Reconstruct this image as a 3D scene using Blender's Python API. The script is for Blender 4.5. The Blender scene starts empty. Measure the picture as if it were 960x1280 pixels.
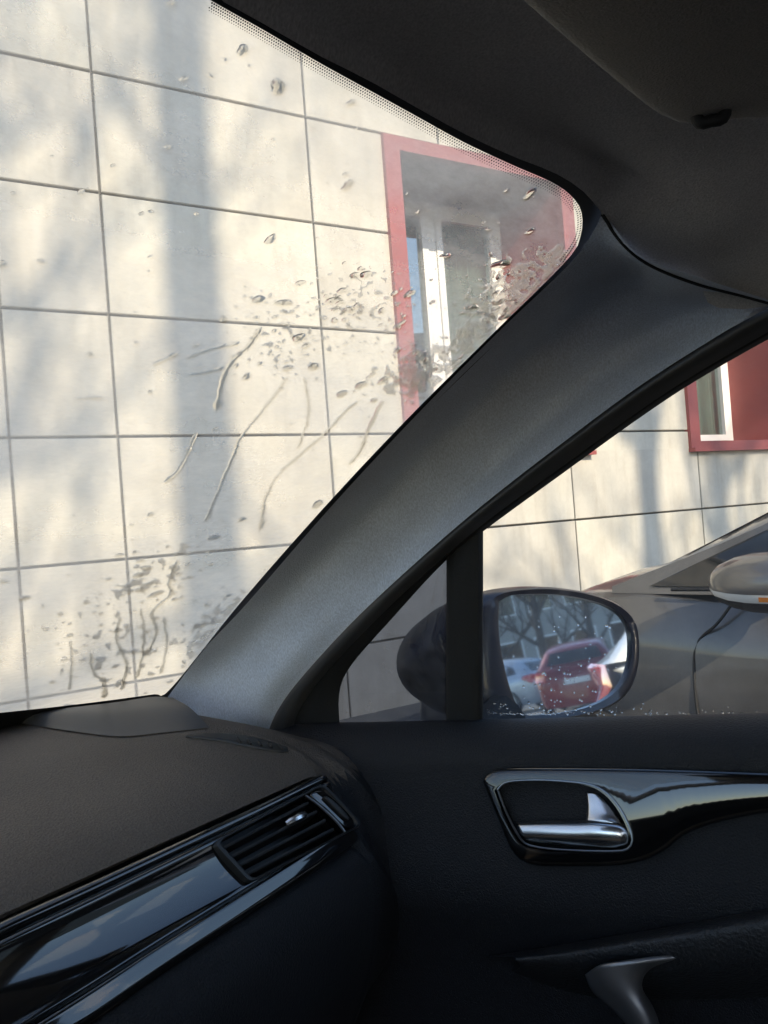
import bpy, bmesh, math, random
from mathutils import Vector, Matrix, noise
from mathutils.bvhtree import BVHTree
R = math.radians
random.seed(7)
SC = bpy.context.scene
COL = SC.collection

# ------------------------------------------------------------------ camera, world, sun, exposure
F = 1100.0                      # focal length in photograph pixels (960 x 1280)
YAW, PITCH, ROLL = R(65.0), R(0.62), R(4.35)
O = Vector((0, 0, 1.2))         # the eye: driver's side of the cabin
f0 = Vector((math.sin(YAW), math.cos(YAW), 0)); r0 = Vector((math.cos(YAW), -math.sin(YAW), 0)); u0 = Vector((0, 0, 1))
CF = f0 * math.cos(PITCH) + u0 * math.sin(PITCH); u1 = u0 * math.cos(PITCH) - f0 * math.sin(PITCH)
CR = r0 * math.cos(ROLL) - u1 * math.sin(ROLL); CU = r0 * math.sin(ROLL) + u1 * math.cos(ROLL)
cd = bpy.data.cameras.new('camera'); cam = bpy.data.objects.new('camera', cd); COL.objects.link(cam)
cd.sensor_fit = 'VERTICAL'; cd.sensor_height = 32.0; cd.lens = 32.0 * F / 1280.0
cd.clip_start = 0.02; cd.clip_end = 2000
cam.matrix_world = Matrix(((CR.x, CU.x, -CF.x, O.x), (CR.y, CU.y, -CF.y, O.y), (CR.z, CU.z, -CF.z, O.z), (0, 0, 0, 1)))
SC.camera = cam

NANG = YAW - R(33.3)            # heading of the building's inward normal
N = Vector((math.sin(NANG), math.cos(NANG), 0)); W = Vector((math.cos(NANG), -math.sin(NANG), 0))
D = 4.3                         # metres from the eye to the building face
SUN_EL = R(28.0)
sh = (-W * 0.13 - N * 0.99).normalized()             # horizontal direction towards the sun
SUN = (sh * math.cos(SUN_EL) + u0 * math.sin(SUN_EL)).normalized()
sl = bpy.data.lights.new('sun', 'SUN'); so = bpy.data.objects.new('sun', sl); COL.objects.link(so)
sl.energy = 2.7; sl.angle = R(0.6); sl.color = (1.0, 0.85, 0.64)
so.rotation_euler = SUN.to_track_quat('Z', 'Y').to_euler(); so.location = (0, 0, 30)
wd = bpy.data.worlds.new('World'); SC.world = wd; wd.use_nodes = True
nt = wd.node_tree; bg = nt.nodes['Background']
sky = nt.nodes.new('ShaderNodeTexSky'); sky.sky_type = 'NISHITA'; sky.sun_disc = False
sky.sun_elevation = SUN_EL; sky.sun_rotation = math.atan2(SUN.x, SUN.y); sky.altitude = 100
sky.air_density = 1.0; sky.dust_density = 0.5; sky.ozone_density = 1.2
nt.links.new(sky.outputs[0], bg.inputs[0]); bg.inputs[1].default_value = 0.15
SC.view_settings.view_transform = 'Standard'; SC.view_settings.look = 'None'
SC.view_settings.exposure = 1.3; SC.view_settings.gamma = 1.0
SC.render.engine = 'CYCLES'
SC.cycles.use_denoising = True; SC.cycles.use_adaptive_sampling = True; SC.cycles.adaptive_threshold = 0.02
SC.cycles.max_bounces = 10; SC.cycles.transparent_max_bounces = 16; SC.cycles.transmission_bounces = 8
SC.cycles.diffuse_bounces = 4; SC.cycles.glossy_bounces = 4
SC.cycles.caustics_reflective = False; SC.cycles.caustics_refractive = False
SC.cycles.sample_clamp_indirect = 8

# ------------------------------------------------------------------ helpers: rays, curves, meshes
def ray(x, y): return CF + CR * ((x - 480.0) / F) + CU * ((640.0 - y) / F)
def hit(x, y, pl):
    n, d = pl; r = ray(x, y); return O + r * (d / n.dot(r))
def at(x, y, t): return O + ray(x, y) * t
def depth(p): return (p - O).dot(CF)
def A(x, y, z): return O + Vector((x, y, z))
def plane(n, p): n = Vector(n).normalized(); return (n, n.dot(Vector(p)))
def px(pts, pl): return [hit(x, y, pl) for x, y in pts]

def cr(pts, n, closed=False):
    P = [Vector(p) for p in pts]; m = len(P)
    if closed: P = [P[-1]] + P + [P[0], P[1]]
    else: P = [P[0] * 2 - P[1]] + P + [P[-1] * 2 - P[-2]]
    segs = m if closed else m - 1
    out = []; dense = []
    for i in range(segs):
        a, b, c, d = P[i:i + 4]
        for k in range(10):
            t = k / 10.0
            dense.append(0.5 * ((2 * b) + (c - a) * t + (2 * a - 5 * b + 4 * c - d) * t * t + (3 * b - a - 3 * c + d) * t ** 3))
    dense.append(P[segs + 1].copy())
    L = [0.0]
    for i in range(1, len(dense)): L.append(L[-1] + (dense[i] - dense[i - 1]).length)
    tot = L[-1]; j = 0; cnt = n if not closed else n + 1
    for k in range(cnt):
        s = tot * k / (cnt - 1)
        while j < len(L) - 2 and L[j + 1] < s: j += 1
        q = (s - L[j]) / max(1e-9, L[j + 1] - L[j])
        out.append(dense[j].lerp(dense[j + 1], min(1, max(0, q))))
    return out[:n]

def crk(pts, sub):
    """Catmull-Rom through pts that keeps the control points, sub steps each."""
    P = [Vector(p) for p in pts]; P = [P[0] * 2 - P[1]] + P + [P[-1] * 2 - P[-2]]; o = []
    for i in range(len(P) - 3):
        a, b, c, d = P[i:i + 4]
        for k in range(sub):
            t = k / sub
            o.append(0.5 * ((2 * b) + (c - a) * t + (2 * a - 5 * b + 4 * c - d) * t * t + (3 * b - a - 3 * c + d) * t ** 3))
    o.append(P[-2]); return o

def link(name, me, parent=None):
    o = bpy.data.objects.new(name, me); COL.objects.link(o)
    if parent is not None:
        o.parent = parent
    return o

def wparent(o, parent):
    """parent o (built in world coordinates) keeping it in place"""
    o.parent = parent
    m = Matrix.Identity(4); q = parent; chain = []
    while q is not None: chain.append(q); q = q.parent
    for q in reversed(chain): m = m @ q.matrix_parent_inverse @ q.matrix_basis
    o.matrix_parent_inverse = m.inverted()
    return o

def mk(name, verts, faces, mat, parent=None, smooth=True, ang=40, world=True, fix=True):
    me = bpy.data.meshes.new(name); me.from_pydata([tuple(v) for v in verts], [], faces); me.validate()
    if fix: bm = bmesh.new(); bm.from_mesh(me); bmesh.ops.recalc_face_normals(bm, faces=bm.faces); bm.to_mesh(me); bm.free()
    if smooth:
        me.polygons.foreach_set('use_smooth', [True] * len(me.polygons)); me.set_sharp_from_angle(angle=R(ang))
    me.materials.append(mat)
    o = bpy.data.objects.new(name, me); COL.objects.link(o)
    if parent is not None:
        if world: wparent(o, parent)
        else: o.parent = parent
    return o

def grid(rows, skip=None, ring=False):
    nu = len(rows[0]); nv = len(rows); v = [p for r in rows for p in r]; f = []
    for j in range(nv - 1):
        for i in range(nu if ring else nu - 1):
            if skip and skip(i, j): continue
            k = (i + 1) % nu
            f.append((j * nu + i, j * nu + k, (j + 1) * nu + k, (j + 1) * nu + i))
    return v, f

def loft_rows(rows, nu, sub=6):
    rs = [cr(r, nu) for r in rows]
    cols = [crk([r[i] for r in rs], sub) for i in range(nu)]
    return [[cols[i][j] for i in range(nu)] for j in range(len(cols[0]))]

def loft(name, rows, mat, parent, nu=40, sub=6, thick=0.0, skip=None, ang=50):
    v, f = grid(loft_rows(rows, nu, sub), skip)
    o = mk(name, v, f, mat, parent, ang=ang)
    if thick:
        m = o.modifiers.new('thickness', 'SOLIDIFY'); m.thickness = thick; m.offset = 0
    return o

def box_data(a, b):
    x0, y0, z0 = a; x1, y1, z1 = b
    v = [(x0, y0, z0), (x1, y0, z0), (x1, y1, z0), (x0, y1, z0), (x0, y0, z1), (x1, y0, z1), (x1, y1, z1), (x0, y1, z1)]
    return v, [(0, 3, 2, 1), (4, 5, 6, 7), (0, 1, 5, 4), (1, 2, 6, 5), (2, 3, 7, 6), (3, 0, 4, 7)]

class MB:
    def __init__(s): s.v = []; s.f = []
    def add(s, v, f):
        k = len(s.v); s.v += [Vector(p) for p in v]; s.f += [tuple(i + k for i in q) for q in f]; return s
    def box(s, a, b): return s.add(*box_data(a, b))
    def tube(s, pts, rad, n=8, cap=True):
        P = [Vector(p) for p in pts]; rows = []
        t0 = (P[1] - P[0]).normalized(); ref = Vector((0, 0, 1)) if abs(t0.z) < 0.9 else Vector((1, 0, 0))
        a = t0.cross(ref).normalized()
        for i, p in enumerate(P):
            t = (P[min(i + 1, len(P) - 1)] - P[max(i - 1, 0)]).normalized()
            a = (a - t * a.dot(t)).normalized(); b = t.cross(a)
            rr = rad[i] if hasattr(rad, '__len__') else rad
            rows.append([p + (a * math.cos(2 * math.pi * k / n) + b * math.sin(2 * math.pi * k / n)) * rr for k in range(n)])
        v, f = grid(rows, ring=True)
        if cap: f = f + [tuple(range(n))[::-1], tuple(len(v) - n + k for k in range(n))]
        return s.add(v, f)
    def obj(s, name, mat, parent=None, world=True, smooth=True, ang=40): return mk(name, s.v, s.f, mat, parent, smooth, ang, world)

def inset(P, n, d):
    m = len(P); out = []
    for i in range(m):
        t = (P[(i + 1) % m] - P[i - 1]).normalized(); out.append(P[i] + n.cross(t) * d)
    return out

def orient(P, n):
    c = Vector((0, 0, 0))
    for i in range(len(P)): c += P[i].cross(P[(i + 1) % len(P)])
    return P if c.dot(n) > 0 else P[::-1]

def plate(name, outer, n, th, bev, mat, parent, hole=None, hdepth=0.0, dome=0.0):
    """raised plate with rounded edge on a plane with normal n; optional opening"""
    n = Vector(n).normalized(); P = orient([Vector(p) for p in outer], n); m = len(P)
    rings = [[p.copy() for p in P], [p + n * (th - bev) for p in P]]
    for k in (1, 2, 3):
        a = k / 3 * math.pi / 2
        rings.append([q + n * (th - bev + bev * math.sin(a)) for q in inset(P, n, bev * (1 - math.cos(a)))])
    bm = bmesh.new(); vs = [[bm.verts.new(p) for p in r] for r in rings]
    for a, b in zip(vs, vs[1:]):
        for i in range(m): bm.faces.new((a[i], a[(i + 1) % m], b[(i + 1) % m], b[i]))
    if hole is None:
        if dome:
            c = sum(rings[-1], Vector()) / m; prev = vs[-1]
            for k in range(1, 6):
                q = k / 6; cur = [bm.verts.new(p.lerp(c, q) + n * dome * (1 - (1 - q) ** 2)) for p in rings[-1]]
                for i in range(m): bm.faces.new((prev[i], prev[(i + 1) % m], cur[(i + 1) % m], cur[i]))
                prev = cur
            bm.faces.new(prev)
        else: bm.faces.new(vs[-1])
    else:
        H = orient([Vector(p) for p in hole], n)
        top = [bm.verts.new(p + n * th) for p in H]; low = [bm.verts.new(p - n * hdepth) for p in inset(H, n, 0.002)]
        e = [bm.edges.get((vs[-1][i], vs[-1][(i + 1) % m])) for i in range(m)]
        h = len(H)
        for i in range(h): bm.faces.new((top[i], low[i], low[(i + 1) % h], top[(i + 1) % h]))
        e += [bm.edges.get((top[i], top[(i + 1) % h])) for i in range(h)]
        bmesh.ops.triangle_fill(bm, use_beauty=True, use_dissolve=False, edges=e)
    bmesh.ops.recalc_face_normals(bm, faces=bm.faces)
    me = bpy.data.meshes.new(name); bm.to_mesh(me); bm.free()
    me.polygons.foreach_set('use_smooth', [True] * len(me.polygons)); me.set_sharp_from_angle(angle=R(35))
    me.materials.append(mat); o = bpy.data.objects.new(name, me); COL.objects.link(o)
    if parent is not None: wparent(o, parent)
    return o

def tag(o, label=None, cat=None, group=None, kind=None):
    for k, v in (('label', label), ('category', cat), ('group', group), ('kind', kind)):
        if v: o[k] = v
    return o
def empty(name, loc, rz=0):
    o = bpy.data.objects.new(name, None); COL.objects.link(o); o.location = loc; o.rotation_euler = (0, 0, rz); return o

# ------------------------------------------------------------------ materials
def nodes(name):
    m = bpy.data.materials.new(name); m.use_nodes = True; t = m.node_tree
    return m, t, t.nodes['Principled BSDF'], t.nodes['Material Output']
def nd(t, kind, **kw):
    n = t.nodes.new(kind)
    for k, v in kw.items():
        if k.startswith('i_'): n.inputs[k[2:].replace('_', ' ')].default_value = v
        else: setattr(n, k, v)
    return n
def ramp(t, fac, stops):
    r = t.nodes.new('ShaderNodeValToRGB'); el = r.color_ramp.elements
    while len(el) < len(stops): el.new(0.5)
    for e, (p, c) in zip(el, stops): e.position = p; e.color = (*c, 1)
    t.links.new(fac, r.inputs[0]); return r.outputs[0]
def mul(c, k): return tuple(min(1, x * k) for x in c)

def surf(name, col, rough=0.5, metal=0.0, var=0.12, vscale=6.0, bump=0.0, bscale=400.0, spec=0.5, coat=0.0, rvar=0.0, grain=0.0):
    m, t, b, o = nodes(name); L = t.links
    co = nd(t, 'ShaderNodeTexCoord')
    n1 = nd(t, 'ShaderNodeTexNoise', i_Scale=vscale, i_Detail=6.0, i_Roughness=0.6); L.new(co.outputs['Object'], n1.inputs['Vector'])
    L.new(ramp(t, n1.outputs[0], [(0.3, mul(col, 1 - var)), (0.7, mul(col, 1 + var))]), b.inputs['Base Color'])
    b.inputs['Roughness'].default_value = rough; b.inputs['Metallic'].default_value = metal
    b.inputs['Specular IOR Level'].default_value = spec; b.inputs['Coat Weight'].default_value = coat
    b.inputs['Coat Roughness'].default_value = 0.05
    if rvar:
        mr = nd(t, 'ShaderNodeMapRange'); mr.inputs['To Min'].default_value = rough - rvar; mr.inputs['To Max'].default_value = rough + rvar
        L.new(n1.outputs[0], mr.inputs[0]); L.new(mr.outputs[0], b.inputs['Roughness'])
    if bump:
        n2 = nd(t, 'ShaderNodeTexNoise', i_Scale=bscale, i_Detail=3.0); L.new(co.outputs['Object'], n2.inputs['Vector'])
        if grain:
            g = ramp(t, n2.outputs[0], [(0.35, (1 - grain,) * 3), (0.65, (1, 1, 1))]); mc = nd(t, 'ShaderNodeMix', data_type='RGBA', blend_type='MULTIPLY'); mc.inputs['Factor'].default_value = 1
            L.new(b.inputs['Base Color'].links[0].from_socket, mc.inputs['A']); L.new(g, mc.inputs['B']); L.new(mc.outputs['Result'], b.inputs['Base Color'])
        bp = nd(t, 'ShaderNodeBump', i_Strength=bump, i_Distance=0.002); L.new(n2.outputs[0], bp.inputs['Height']); L.new(bp.outputs[0], b.inputs['Normal'])
    return m

def fabric(name, col, scale=620.0):
    m, t, b, o = nodes(name); L = t.links
    co = nd(t, 'ShaderNodeTexCoord')
    mp = nd(t, 'ShaderNodeMapping'); mp.inputs['Rotation'].default_value = (0.5, 0.35, 0.6); L.new(co.outputs['Object'], mp.inputs['Vector'])
    mp.inputs['Scale'].default_value = (1, 1, 0.45)
    mx = nd(t, 'ShaderNodeTexNoise', i_Scale=scale * 1.1, i_Detail=2.0); L.new(mp.outputs[0], mx.inputs['Vector'])
    n1 = nd(t, 'ShaderNodeTexNoise', i_Scale=14.0, i_Detail=6.0); L.new(co.outputs['Object'], n1.inputs['Vector'])
    c1 = ramp(t, mx.outputs[0], [(0.3, mul(col, 0.78)), (0.7, mul(col, 1.12))])
    c2 = ramp(t, n1.outputs[0], [(0.3, (0.88, 0.88, 0.88)), (0.7, (1, 1, 1))])
    mc = nd(t, 'ShaderNodeMix', data_type='RGBA', blend_type='MULTIPLY'); mc.inputs['Factor'].default_value = 1
    L.new(c1, mc.inputs['A']); L.new(c2, mc.inputs['B']); L.new(mc.outputs['Result'], b.inputs['Base Color'])
    b.inputs['Roughness'].default_value = 0.85; b.inputs['Specular IOR Level'].default_value = 0.2
    b.inputs['Sheen Weight'].default_value = 0.25; b.inputs['Sheen Roughness'].default_value = 0.5
    bp = nd(t, 'ShaderNodeBump', i_Strength=0.6, i_Distance=0.0012); L.new(mx.outputs[0], bp.inputs['Height']); L.new(bp.outputs[0], b.inputs['Normal'])
    return m

def glass(name, tint=(0.97, 0.98, 0.97), ior=1.5, dust_glare=0.03, dscale=9.0, stretch=(1, 1, 1), dcol=(0.8, 0.8, 0.78), back=None):
    """thin pane: clear with mirror reflection by Fresnel and a dusty film that also carries painted glare"""
    m, t, b, o = nodes(name); L = t.links; t.nodes.remove(b)
    tr = nd(t, 'ShaderNodeBsdfTransparent'); tr.inputs[0].default_value = (*tint, 1)
    gl = nd(t, 'ShaderNodeBsdfGlossy'); gl.inputs['Roughness'].default_value = 0.01
    lw = nd(t, 'ShaderNodeLayerWeight', i_Blend=0.5); f5 = nd(t, 'ShaderNodeMath', operation='POWER'); f5.inputs[1].default_value = 5.0; L.new(lw.outputs['Facing'], f5.inputs[0])
    F0 = 2 * ((ior - 1) / (ior + 1)) ** 2; fr = nd(t, 'ShaderNodeMath', operation='MULTIPLY_ADD'); fr.inputs[1].default_value = 1 - F0; fr.inputs[2].default_value = F0; L.new(f5.outputs[0], fr.inputs[0])
    m1 = nd(t, 'ShaderNodeMixShader'); L.new(fr.outputs[0], m1.inputs[0]); L.new(tr.outputs[0], m1.inputs[1]); L.new(gl.outputs[0], m1.inputs[2])
    df = nd(t, 'ShaderNodeBsdfTranslucent'); df.inputs[0].default_value = (*dcol, 1)
    co = nd(t, 'ShaderNodeTexCoord'); mp = nd(t, 'ShaderNodeMapping'); mp.inputs['Scale'].default_value = stretch; L.new(co.outputs['Object'], mp.inputs[0])
    n1 = nd(t, 'ShaderNodeTexNoise', i_Scale=dscale, i_Detail=9.0, i_Roughness=0.72); L.new(mp.outputs[0], n1.inputs['Vector'])
    mr = nd(t, 'ShaderNodeMapRange'); mr.inputs['From Min'].default_value = 0.35; mr.inputs['From Max'].default_value = 0.75
    mr.inputs['To Min'].default_value = dust_glare * 0.35; mr.inputs['To Max'].default_value = dust_glare * 1.8; L.new(n1.outputs[0], mr.inputs[0])
    m2 = nd(t, 'ShaderNodeMixShader'); L.new(mr.outputs[0], m2.inputs[0]); L.new(m1.outputs[0], m2.inputs[1]); L.new(df.outputs[0], m2.inputs[2])
    L.new(m2.outputs[0], o.inputs[0]); return m

def water_mat(name, ior=1.33):
    m, t, b, o = nodes(name); L = t.links; t.nodes.remove(b)
    g = nd(t, 'ShaderNodeBsdfGlass', i_IOR=ior, i_Roughness=0.0); L.new(g.outputs[0], o.inputs[0]); return m

def slush_mat():
    """half-melted snow: clear water mixed with milky crystals"""
    m, t, b, o = nodes('melting_slush'); L = t.links; t.nodes.remove(b)
    co = nd(t, 'ShaderNodeTexCoord'); n1 = nd(t, 'ShaderNodeTexNoise', i_Scale=160.0, i_Detail=5.0); L.new(co.outputs['Object'], n1.inputs['Vector'])
    g = nd(t, 'ShaderNodeBsdfGlass', i_IOR=1.22, i_Roughness=0.0); tl = nd(t, 'ShaderNodeBsdfTranslucent'); tl.inputs[0].default_value = (0.93, 0.93, 0.93, 1)
    tp = nd(t, 'ShaderNodeBsdfTransparent')
    mr = nd(t, 'ShaderNodeMapRange'); mr.inputs['From Min'].default_value = 0.35; mr.inputs['From Max'].default_value = 0.7; mr.inputs['To Min'].default_value = 0.0; mr.inputs['To Max'].default_value = 0.16; L.new(n1.outputs[0], mr.inputs[0])
    m1 = nd(t, 'ShaderNodeMixShader'); m1.inputs[0].default_value = 0.5; L.new(g.outputs[0], m1.inputs[1]); L.new(tp.outputs[0], m1.inputs[2])
    m2 = nd(t, 'ShaderNodeMixShader'); L.new(mr.outputs[0], m2.inputs[0]); L.new(m1.outputs[0], m2.inputs[1]); L.new(tl.outputs[0], m2.inputs[2]); L.new(m2.outputs[0], o.inputs[0])
    return m

def panel_mat():
    m, t, b, o = nodes('facade_panel'); L = t.links
    co = nd(t, 'ShaderNodeTexCoord'); oi = nd(t, 'ShaderNodeObjectInfo')
    ad = nd(t, 'ShaderNodeVectorMath', operation='ADD'); sc = nd(t, 'ShaderNodeVectorMath', operation='SCALE'); sc.inputs['Scale'].default_value = 40
    L.new(oi.outputs['Location'], sc.inputs[0]); L.new(co.outputs['Object'], ad.inputs[0]); L.new(sc.outputs[0], ad.inputs[1])
    n1 = nd(t, 'ShaderNodeTexNoise', i_Scale=2.6, i_Detail=8.0, i_Roughness=0.62); L.new(ad.outputs[0], n1.inputs['Vector'])
    n2 = nd(t, 'ShaderNodeTexNoise', i_Scale=38.0, i_Detail=6.0, i_Roughness=0.7); L.new(ad.outputs[0], n2.inputs['Vector'])
    c1 = ramp(t, n1.outputs[0], [(0.30, (0.485, 0.448, 0.375)), (0.68, (0.625, 0.585, 0.50))])
    c2 = ramp(t, n2.outputs[0], [(0.3, (0.93, 0.93, 0.93)), (0.62, (1, 1, 1)), (0.8, (0.97, 0.965, 0.95))])
    rr = ramp(t, oi.outputs['Random'], [(0.0, (0.90, 0.90, 0.915)), (1.0, (1, 1, 0.99))])
    a = nd(t, 'ShaderNodeMix', data_type='RGBA', blend_type='MULTIPLY'); a.inputs['Factor'].default_value = 1; L.new(c1, a.inputs['A']); L.new(c2, a.inputs['B'])
    c = nd(t, 'ShaderNodeMix', data_type='RGBA', blend_type='MULTIPLY'); c.inputs['Factor'].default_value = 1; L.new(a.outputs['Result'], c.inputs['A']); L.new(rr, c.inputs['B'])
    mp = nd(t, 'ShaderNodeMapping'); mp.inputs['Scale'].default_value = (9, 9, 0.9); L.new(ad.outputs[0], mp.inputs[0])
    n3 = nd(t, 'ShaderNodeTexNoise', i_Scale=1.6, i_Detail=7.0, i_Roughness=0.6); L.new(mp.outputs[0], n3.inputs['Vector'])
    st = ramp(t, n3.outputs[0], [(0.30, (0.86, 0.85, 0.83)), (0.52, (1, 1, 1))])
    e = nd(t, 'ShaderNodeMix', data_type='RGBA', blend_type='MULTIPLY'); e.inputs['Factor'].default_value = 0.8; L.new(c.outputs['Result'], e.inputs['A']); L.new(st, e.inputs['B']); c = e
    L.new(c.outputs['Result'], b.inputs['Base Color']); b.inputs['Roughness'].default_value = 0.62
    bp = nd(t, 'ShaderNodeBump', i_Strength=0.15, i_Distance=0.003); L.new(n2.outputs[0], bp.inputs['Height']); L.new(bp.outputs[0], b.inputs['Normal'])
    return m

M = dict(
    panel=panel_mat(),
    joint=surf('joint_mortar', (0.16, 0.155, 0.145), 0.9),
    plaster=surf('plaster', (0.5, 0.49, 0.47), 0.9),
    red=surf('red_metal', (0.30, 0.075, 0.068), 0.45, var=0.1, vscale=3, bump=0.05, bscale=60),
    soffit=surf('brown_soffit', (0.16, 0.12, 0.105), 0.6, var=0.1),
    white=surf('white_plastic', (0.78, 0.78, 0.76), 0.35, var=0.03),
    curtain=surf('curtain_cloth', (0.66, 0.74, 0.70), 0.9, var=0.08, vscale=9),
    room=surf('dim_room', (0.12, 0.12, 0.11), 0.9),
    pane=glass('window_glass', (0.8, 0.86, 0.84), 2.2, dust_glare=0.06),
    bounce_yard=surf('bounce_pale_yard', (0.17, 0.168, 0.165), 0.9, var=0.25, vscale=1.2, bump=0.5, bscale=90),  # ground tone made pale to bounce sunlight up onto the headliner
    paving=surf('paving', (0.22, 0.215, 0.2), 0.9, var=0.12, vscale=2, bump=0.3, bscale=60),
    kerb=surf('kerb_concrete', (0.33, 0.32, 0.3), 0.9, var=0.15, vscale=4, bump=0.3, bscale=50),
    bark=surf('bark', (0.06, 0.05, 0.042), 0.95, var=0.3, vscale=9, bump=0.8, bscale=30),
    liner=fabric('headliner_fabric', (0.62, 0.60, 0.58)),
    pillar=fabric('pillar_fabric', (0.64, 0.70, 0.80)),
    visor=fabric('visor_fabric', (0.20, 0.185, 0.165), 700),
    dash=surf('dash_grain', (0.105, 0.084, 0.066), 0.6, var=0.12, vscale=7, bump=1.0, bscale=520, spec=0.4, grain=0.35),
    dash_shade=surf('dash_shaded_grain', (0.009, 0.0095, 0.012), 0.6, var=0.12, vscale=7, bump=1.0, bscale=520, spec=0.4, grain=0.35),  # shaded copy of the dash grain, its darkness painted into the colour
    doorp=surf('door_grain', (0.010, 0.010, 0.0125), 0.6, var=0.12, vscale=7, bump=1.0, bscale=520, spec=0.4, grain=0.35),
    smooth=surf('smooth_grey_plastic', (0.045, 0.044, 0.044), 0.42, var=0.05, bump=0.1, bscale=700),
    rubber=surf('black_rubber', (0.009, 0.009, 0.009), 0.7, var=0.1, bump=0.2, bscale=300),
    frit=surf('black_enamel', (0.006, 0.006, 0.006), 0.5),
    gloss=surf('piano_black', (0.004, 0.004, 0.0045), 0.04, var=0.02, spec=0.7, coat=0.8, bump=0.010, bscale=25),
    matte=surf('vent_black', (0.012, 0.012, 0.012), 0.45, var=0.05),
    bowl=surf('bowl_black', (0.01, 0.01, 0.01), 0.5, var=0.05),
    chrome=surf('satin_chrome', (0.72, 0.73, 0.75), 0.24, 1.0, var=0.03, vscale=20),
    bright=surf('bright_rim', (0.22, 0.23, 0.25), 0.3, 1.0, var=0.03),
    silver=surf('satin_silver_plastic', (0.30, 0.29, 0.29), 0.4, 0.8, var=0.05),
    leather=surf('armrest_leather', (0.018, 0.018, 0.019), 0.5, var=0.1, bump=1.0, bscale=260),
    carpet=surf('carpet', (0.015, 0.015, 0.015), 0.95, bump=0.6, bscale=500),
    wglass=glass('windscreen_glass', (0.965, 0.98, 0.965), 1.45, dust_glare=0.40, dscale=3.5, stretch=(0.6, 1.0, 2.2), dcol=(0.92, 0.84, 0.70)),  # dusty film thickened and warmed to stand in for sun glare
    sglass=glass('side_glass', (0.88, 0.9, 0.9), 1.45, dust_glare=0.03, dscale=14),
    shade_qglass=glass('shade_tinted_glass', (0.095, 0.118, 0.168), 1.45, dust_glare=0.05, dscale=30),  # tint puts the shade on the wall behind into the pane's colour
    navy=surf('navy_paint', (0.008, 0.010, 0.022), 0.35, 0.0, var=0.1, coat=0.25, spec=0.5, bump=0.02, bscale=200),
    mirror=surf('mirror_silver', (0.80, 0.88, 0.94), 0.026, 0.86, var=0.05, vscale=20),
    water=water_mat('water'),
    slush=slush_mat(),
    thin=water_mat('thin_water', 1.33),
)

# ------------------------------------------------------------------ ground
def sheet(name, x0, y0, x1, y1, z, mat):
    return tag(mk(name, [(x0, y0, z), (x1, y0, z), (x1, y1, z), (x0, y1, z)], [(0, 1, 2, 3)], mat, smooth=False), kind='structure')
sheet('ground', -600, -600, 600, 600, 0.0, M['bounce_yard'])

# ------------------------------------------------------------------ building with panels and deep red windows
bl = empty('building', N * D, -NANG)      # local: x along the wall, y into it, z up
tag(bl, 'building clad in large pale grey square facade panels with deep red-framed windows', 'building')
S0, S1, HT = -5.2, 22.0, 6.25
ROW = [0.03, 0.51] + [1.112 + 0.602 * k for k in range(0, 9)]
COLS = [-5.2, -4.0, -2.8, -1.6, -0.4, 0.804, 1.303, 2.498, 3.44, 4.377, 5.736, 7.06, 8.26, 9.46, 10.66, 11.86, 13.06, 14.26]
WZ0, WZ1 = 1.58, 3.512
WIN = [(3.005 + 2.63 * k, 4.565 + 2.63 * k) for k in range(5)]

def minus(rects, wn):
    """cut the window out of panel rects (a, b, c, d, flags); flags say which edges (left, right, low, top) are real joints"""
    out = []
    for (a, b, c, d, fl) in rects:
        x0, x1 = wn; z0, z1 = WZ0, WZ1
        if b <= x0 or a >= x1 or d <= z0 or c >= z1: out.append((a, b, c, d, fl)); continue
        lo, hi = max(c, z0), min(d, z1); L_, R_, B_, T_ = fl
        if c < z0: out.append((a, b, c, z0, (L_, R_, B_, 0))); B_ = 0
        if d > z1: out.append((a, b, z1, d, (L_, R_, 0, T_))); T_ = 0
        if a < x0: out.append((a, x0, lo, hi, (L_, 0, B_, T_)))
        if b > x1: out.append((x1, b, lo, hi, (0, R_, B_, T_)))
    return out
pan = []
for i in range(len(COLS) - 1):
    for j in range(len(ROW) - 1):
        rs = [(COLS[i], COLS[i + 1], ROW[j], ROW[j + 1], (1, 1, 1, 1))]; cut = 0
        for wn in WIN: rs = minus(rs, wn)
        jit = random.uniform(-0.0015, 0.0015); rot = (random.uniform(-.002, .002), random.uniform(-.0015, .0015)) if len(rs) == 1 and rs[0][4] == (1, 1, 1, 1) else (0, 0)
        pan += [r + (jit, rot) for r in rs]
G = 0.0065; cache = {}
def panel_mesh(w, h, fl):
    k = (round(w, 3), round(h, 3), fl)
    if k not in cache:
        b = 0.004; t = 0.028; l, r, lo, up = [G * q for q in fl]; x0, x1, z0, z1 = -w / 2 + l, w / 2 - r, -h / 2 + lo, h / 2 - up
        bl_, br, bd, bu = [b * q for q in fl]
        v = [(x0, t, z0), (x1, t, z0), (x1, t, z1), (x0, t, z1), (x0, b, z0), (x1, b, z0), (x1, b, z1), (x0, b, z1),
             (x0 + bl_, 0, z0 + bd), (x1 - br, 0, z0 + bd), (x1 - br, 0, z1 - bu), (x0 + bl_, 0, z1 - bu)]
        f = [(8, 9, 10, 11)]
        for s in (0, 4):
            for q in range(4): f.append((s + q, s + (q + 1) % 4, s + 4 + (q + 1) % 4, s + 4 + q))
        me = bpy.data.meshes.new('panel'); me.from_pydata(v, [], f); me.materials.append(M['panel'])
        bm = bmesh.new(); bm.from_mesh(me); bmesh.ops.recalc_face_normals(bm, faces=bm.faces); bm.to_mesh(me); bm.free(); cache[k] = me
    return cache[k]
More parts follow.
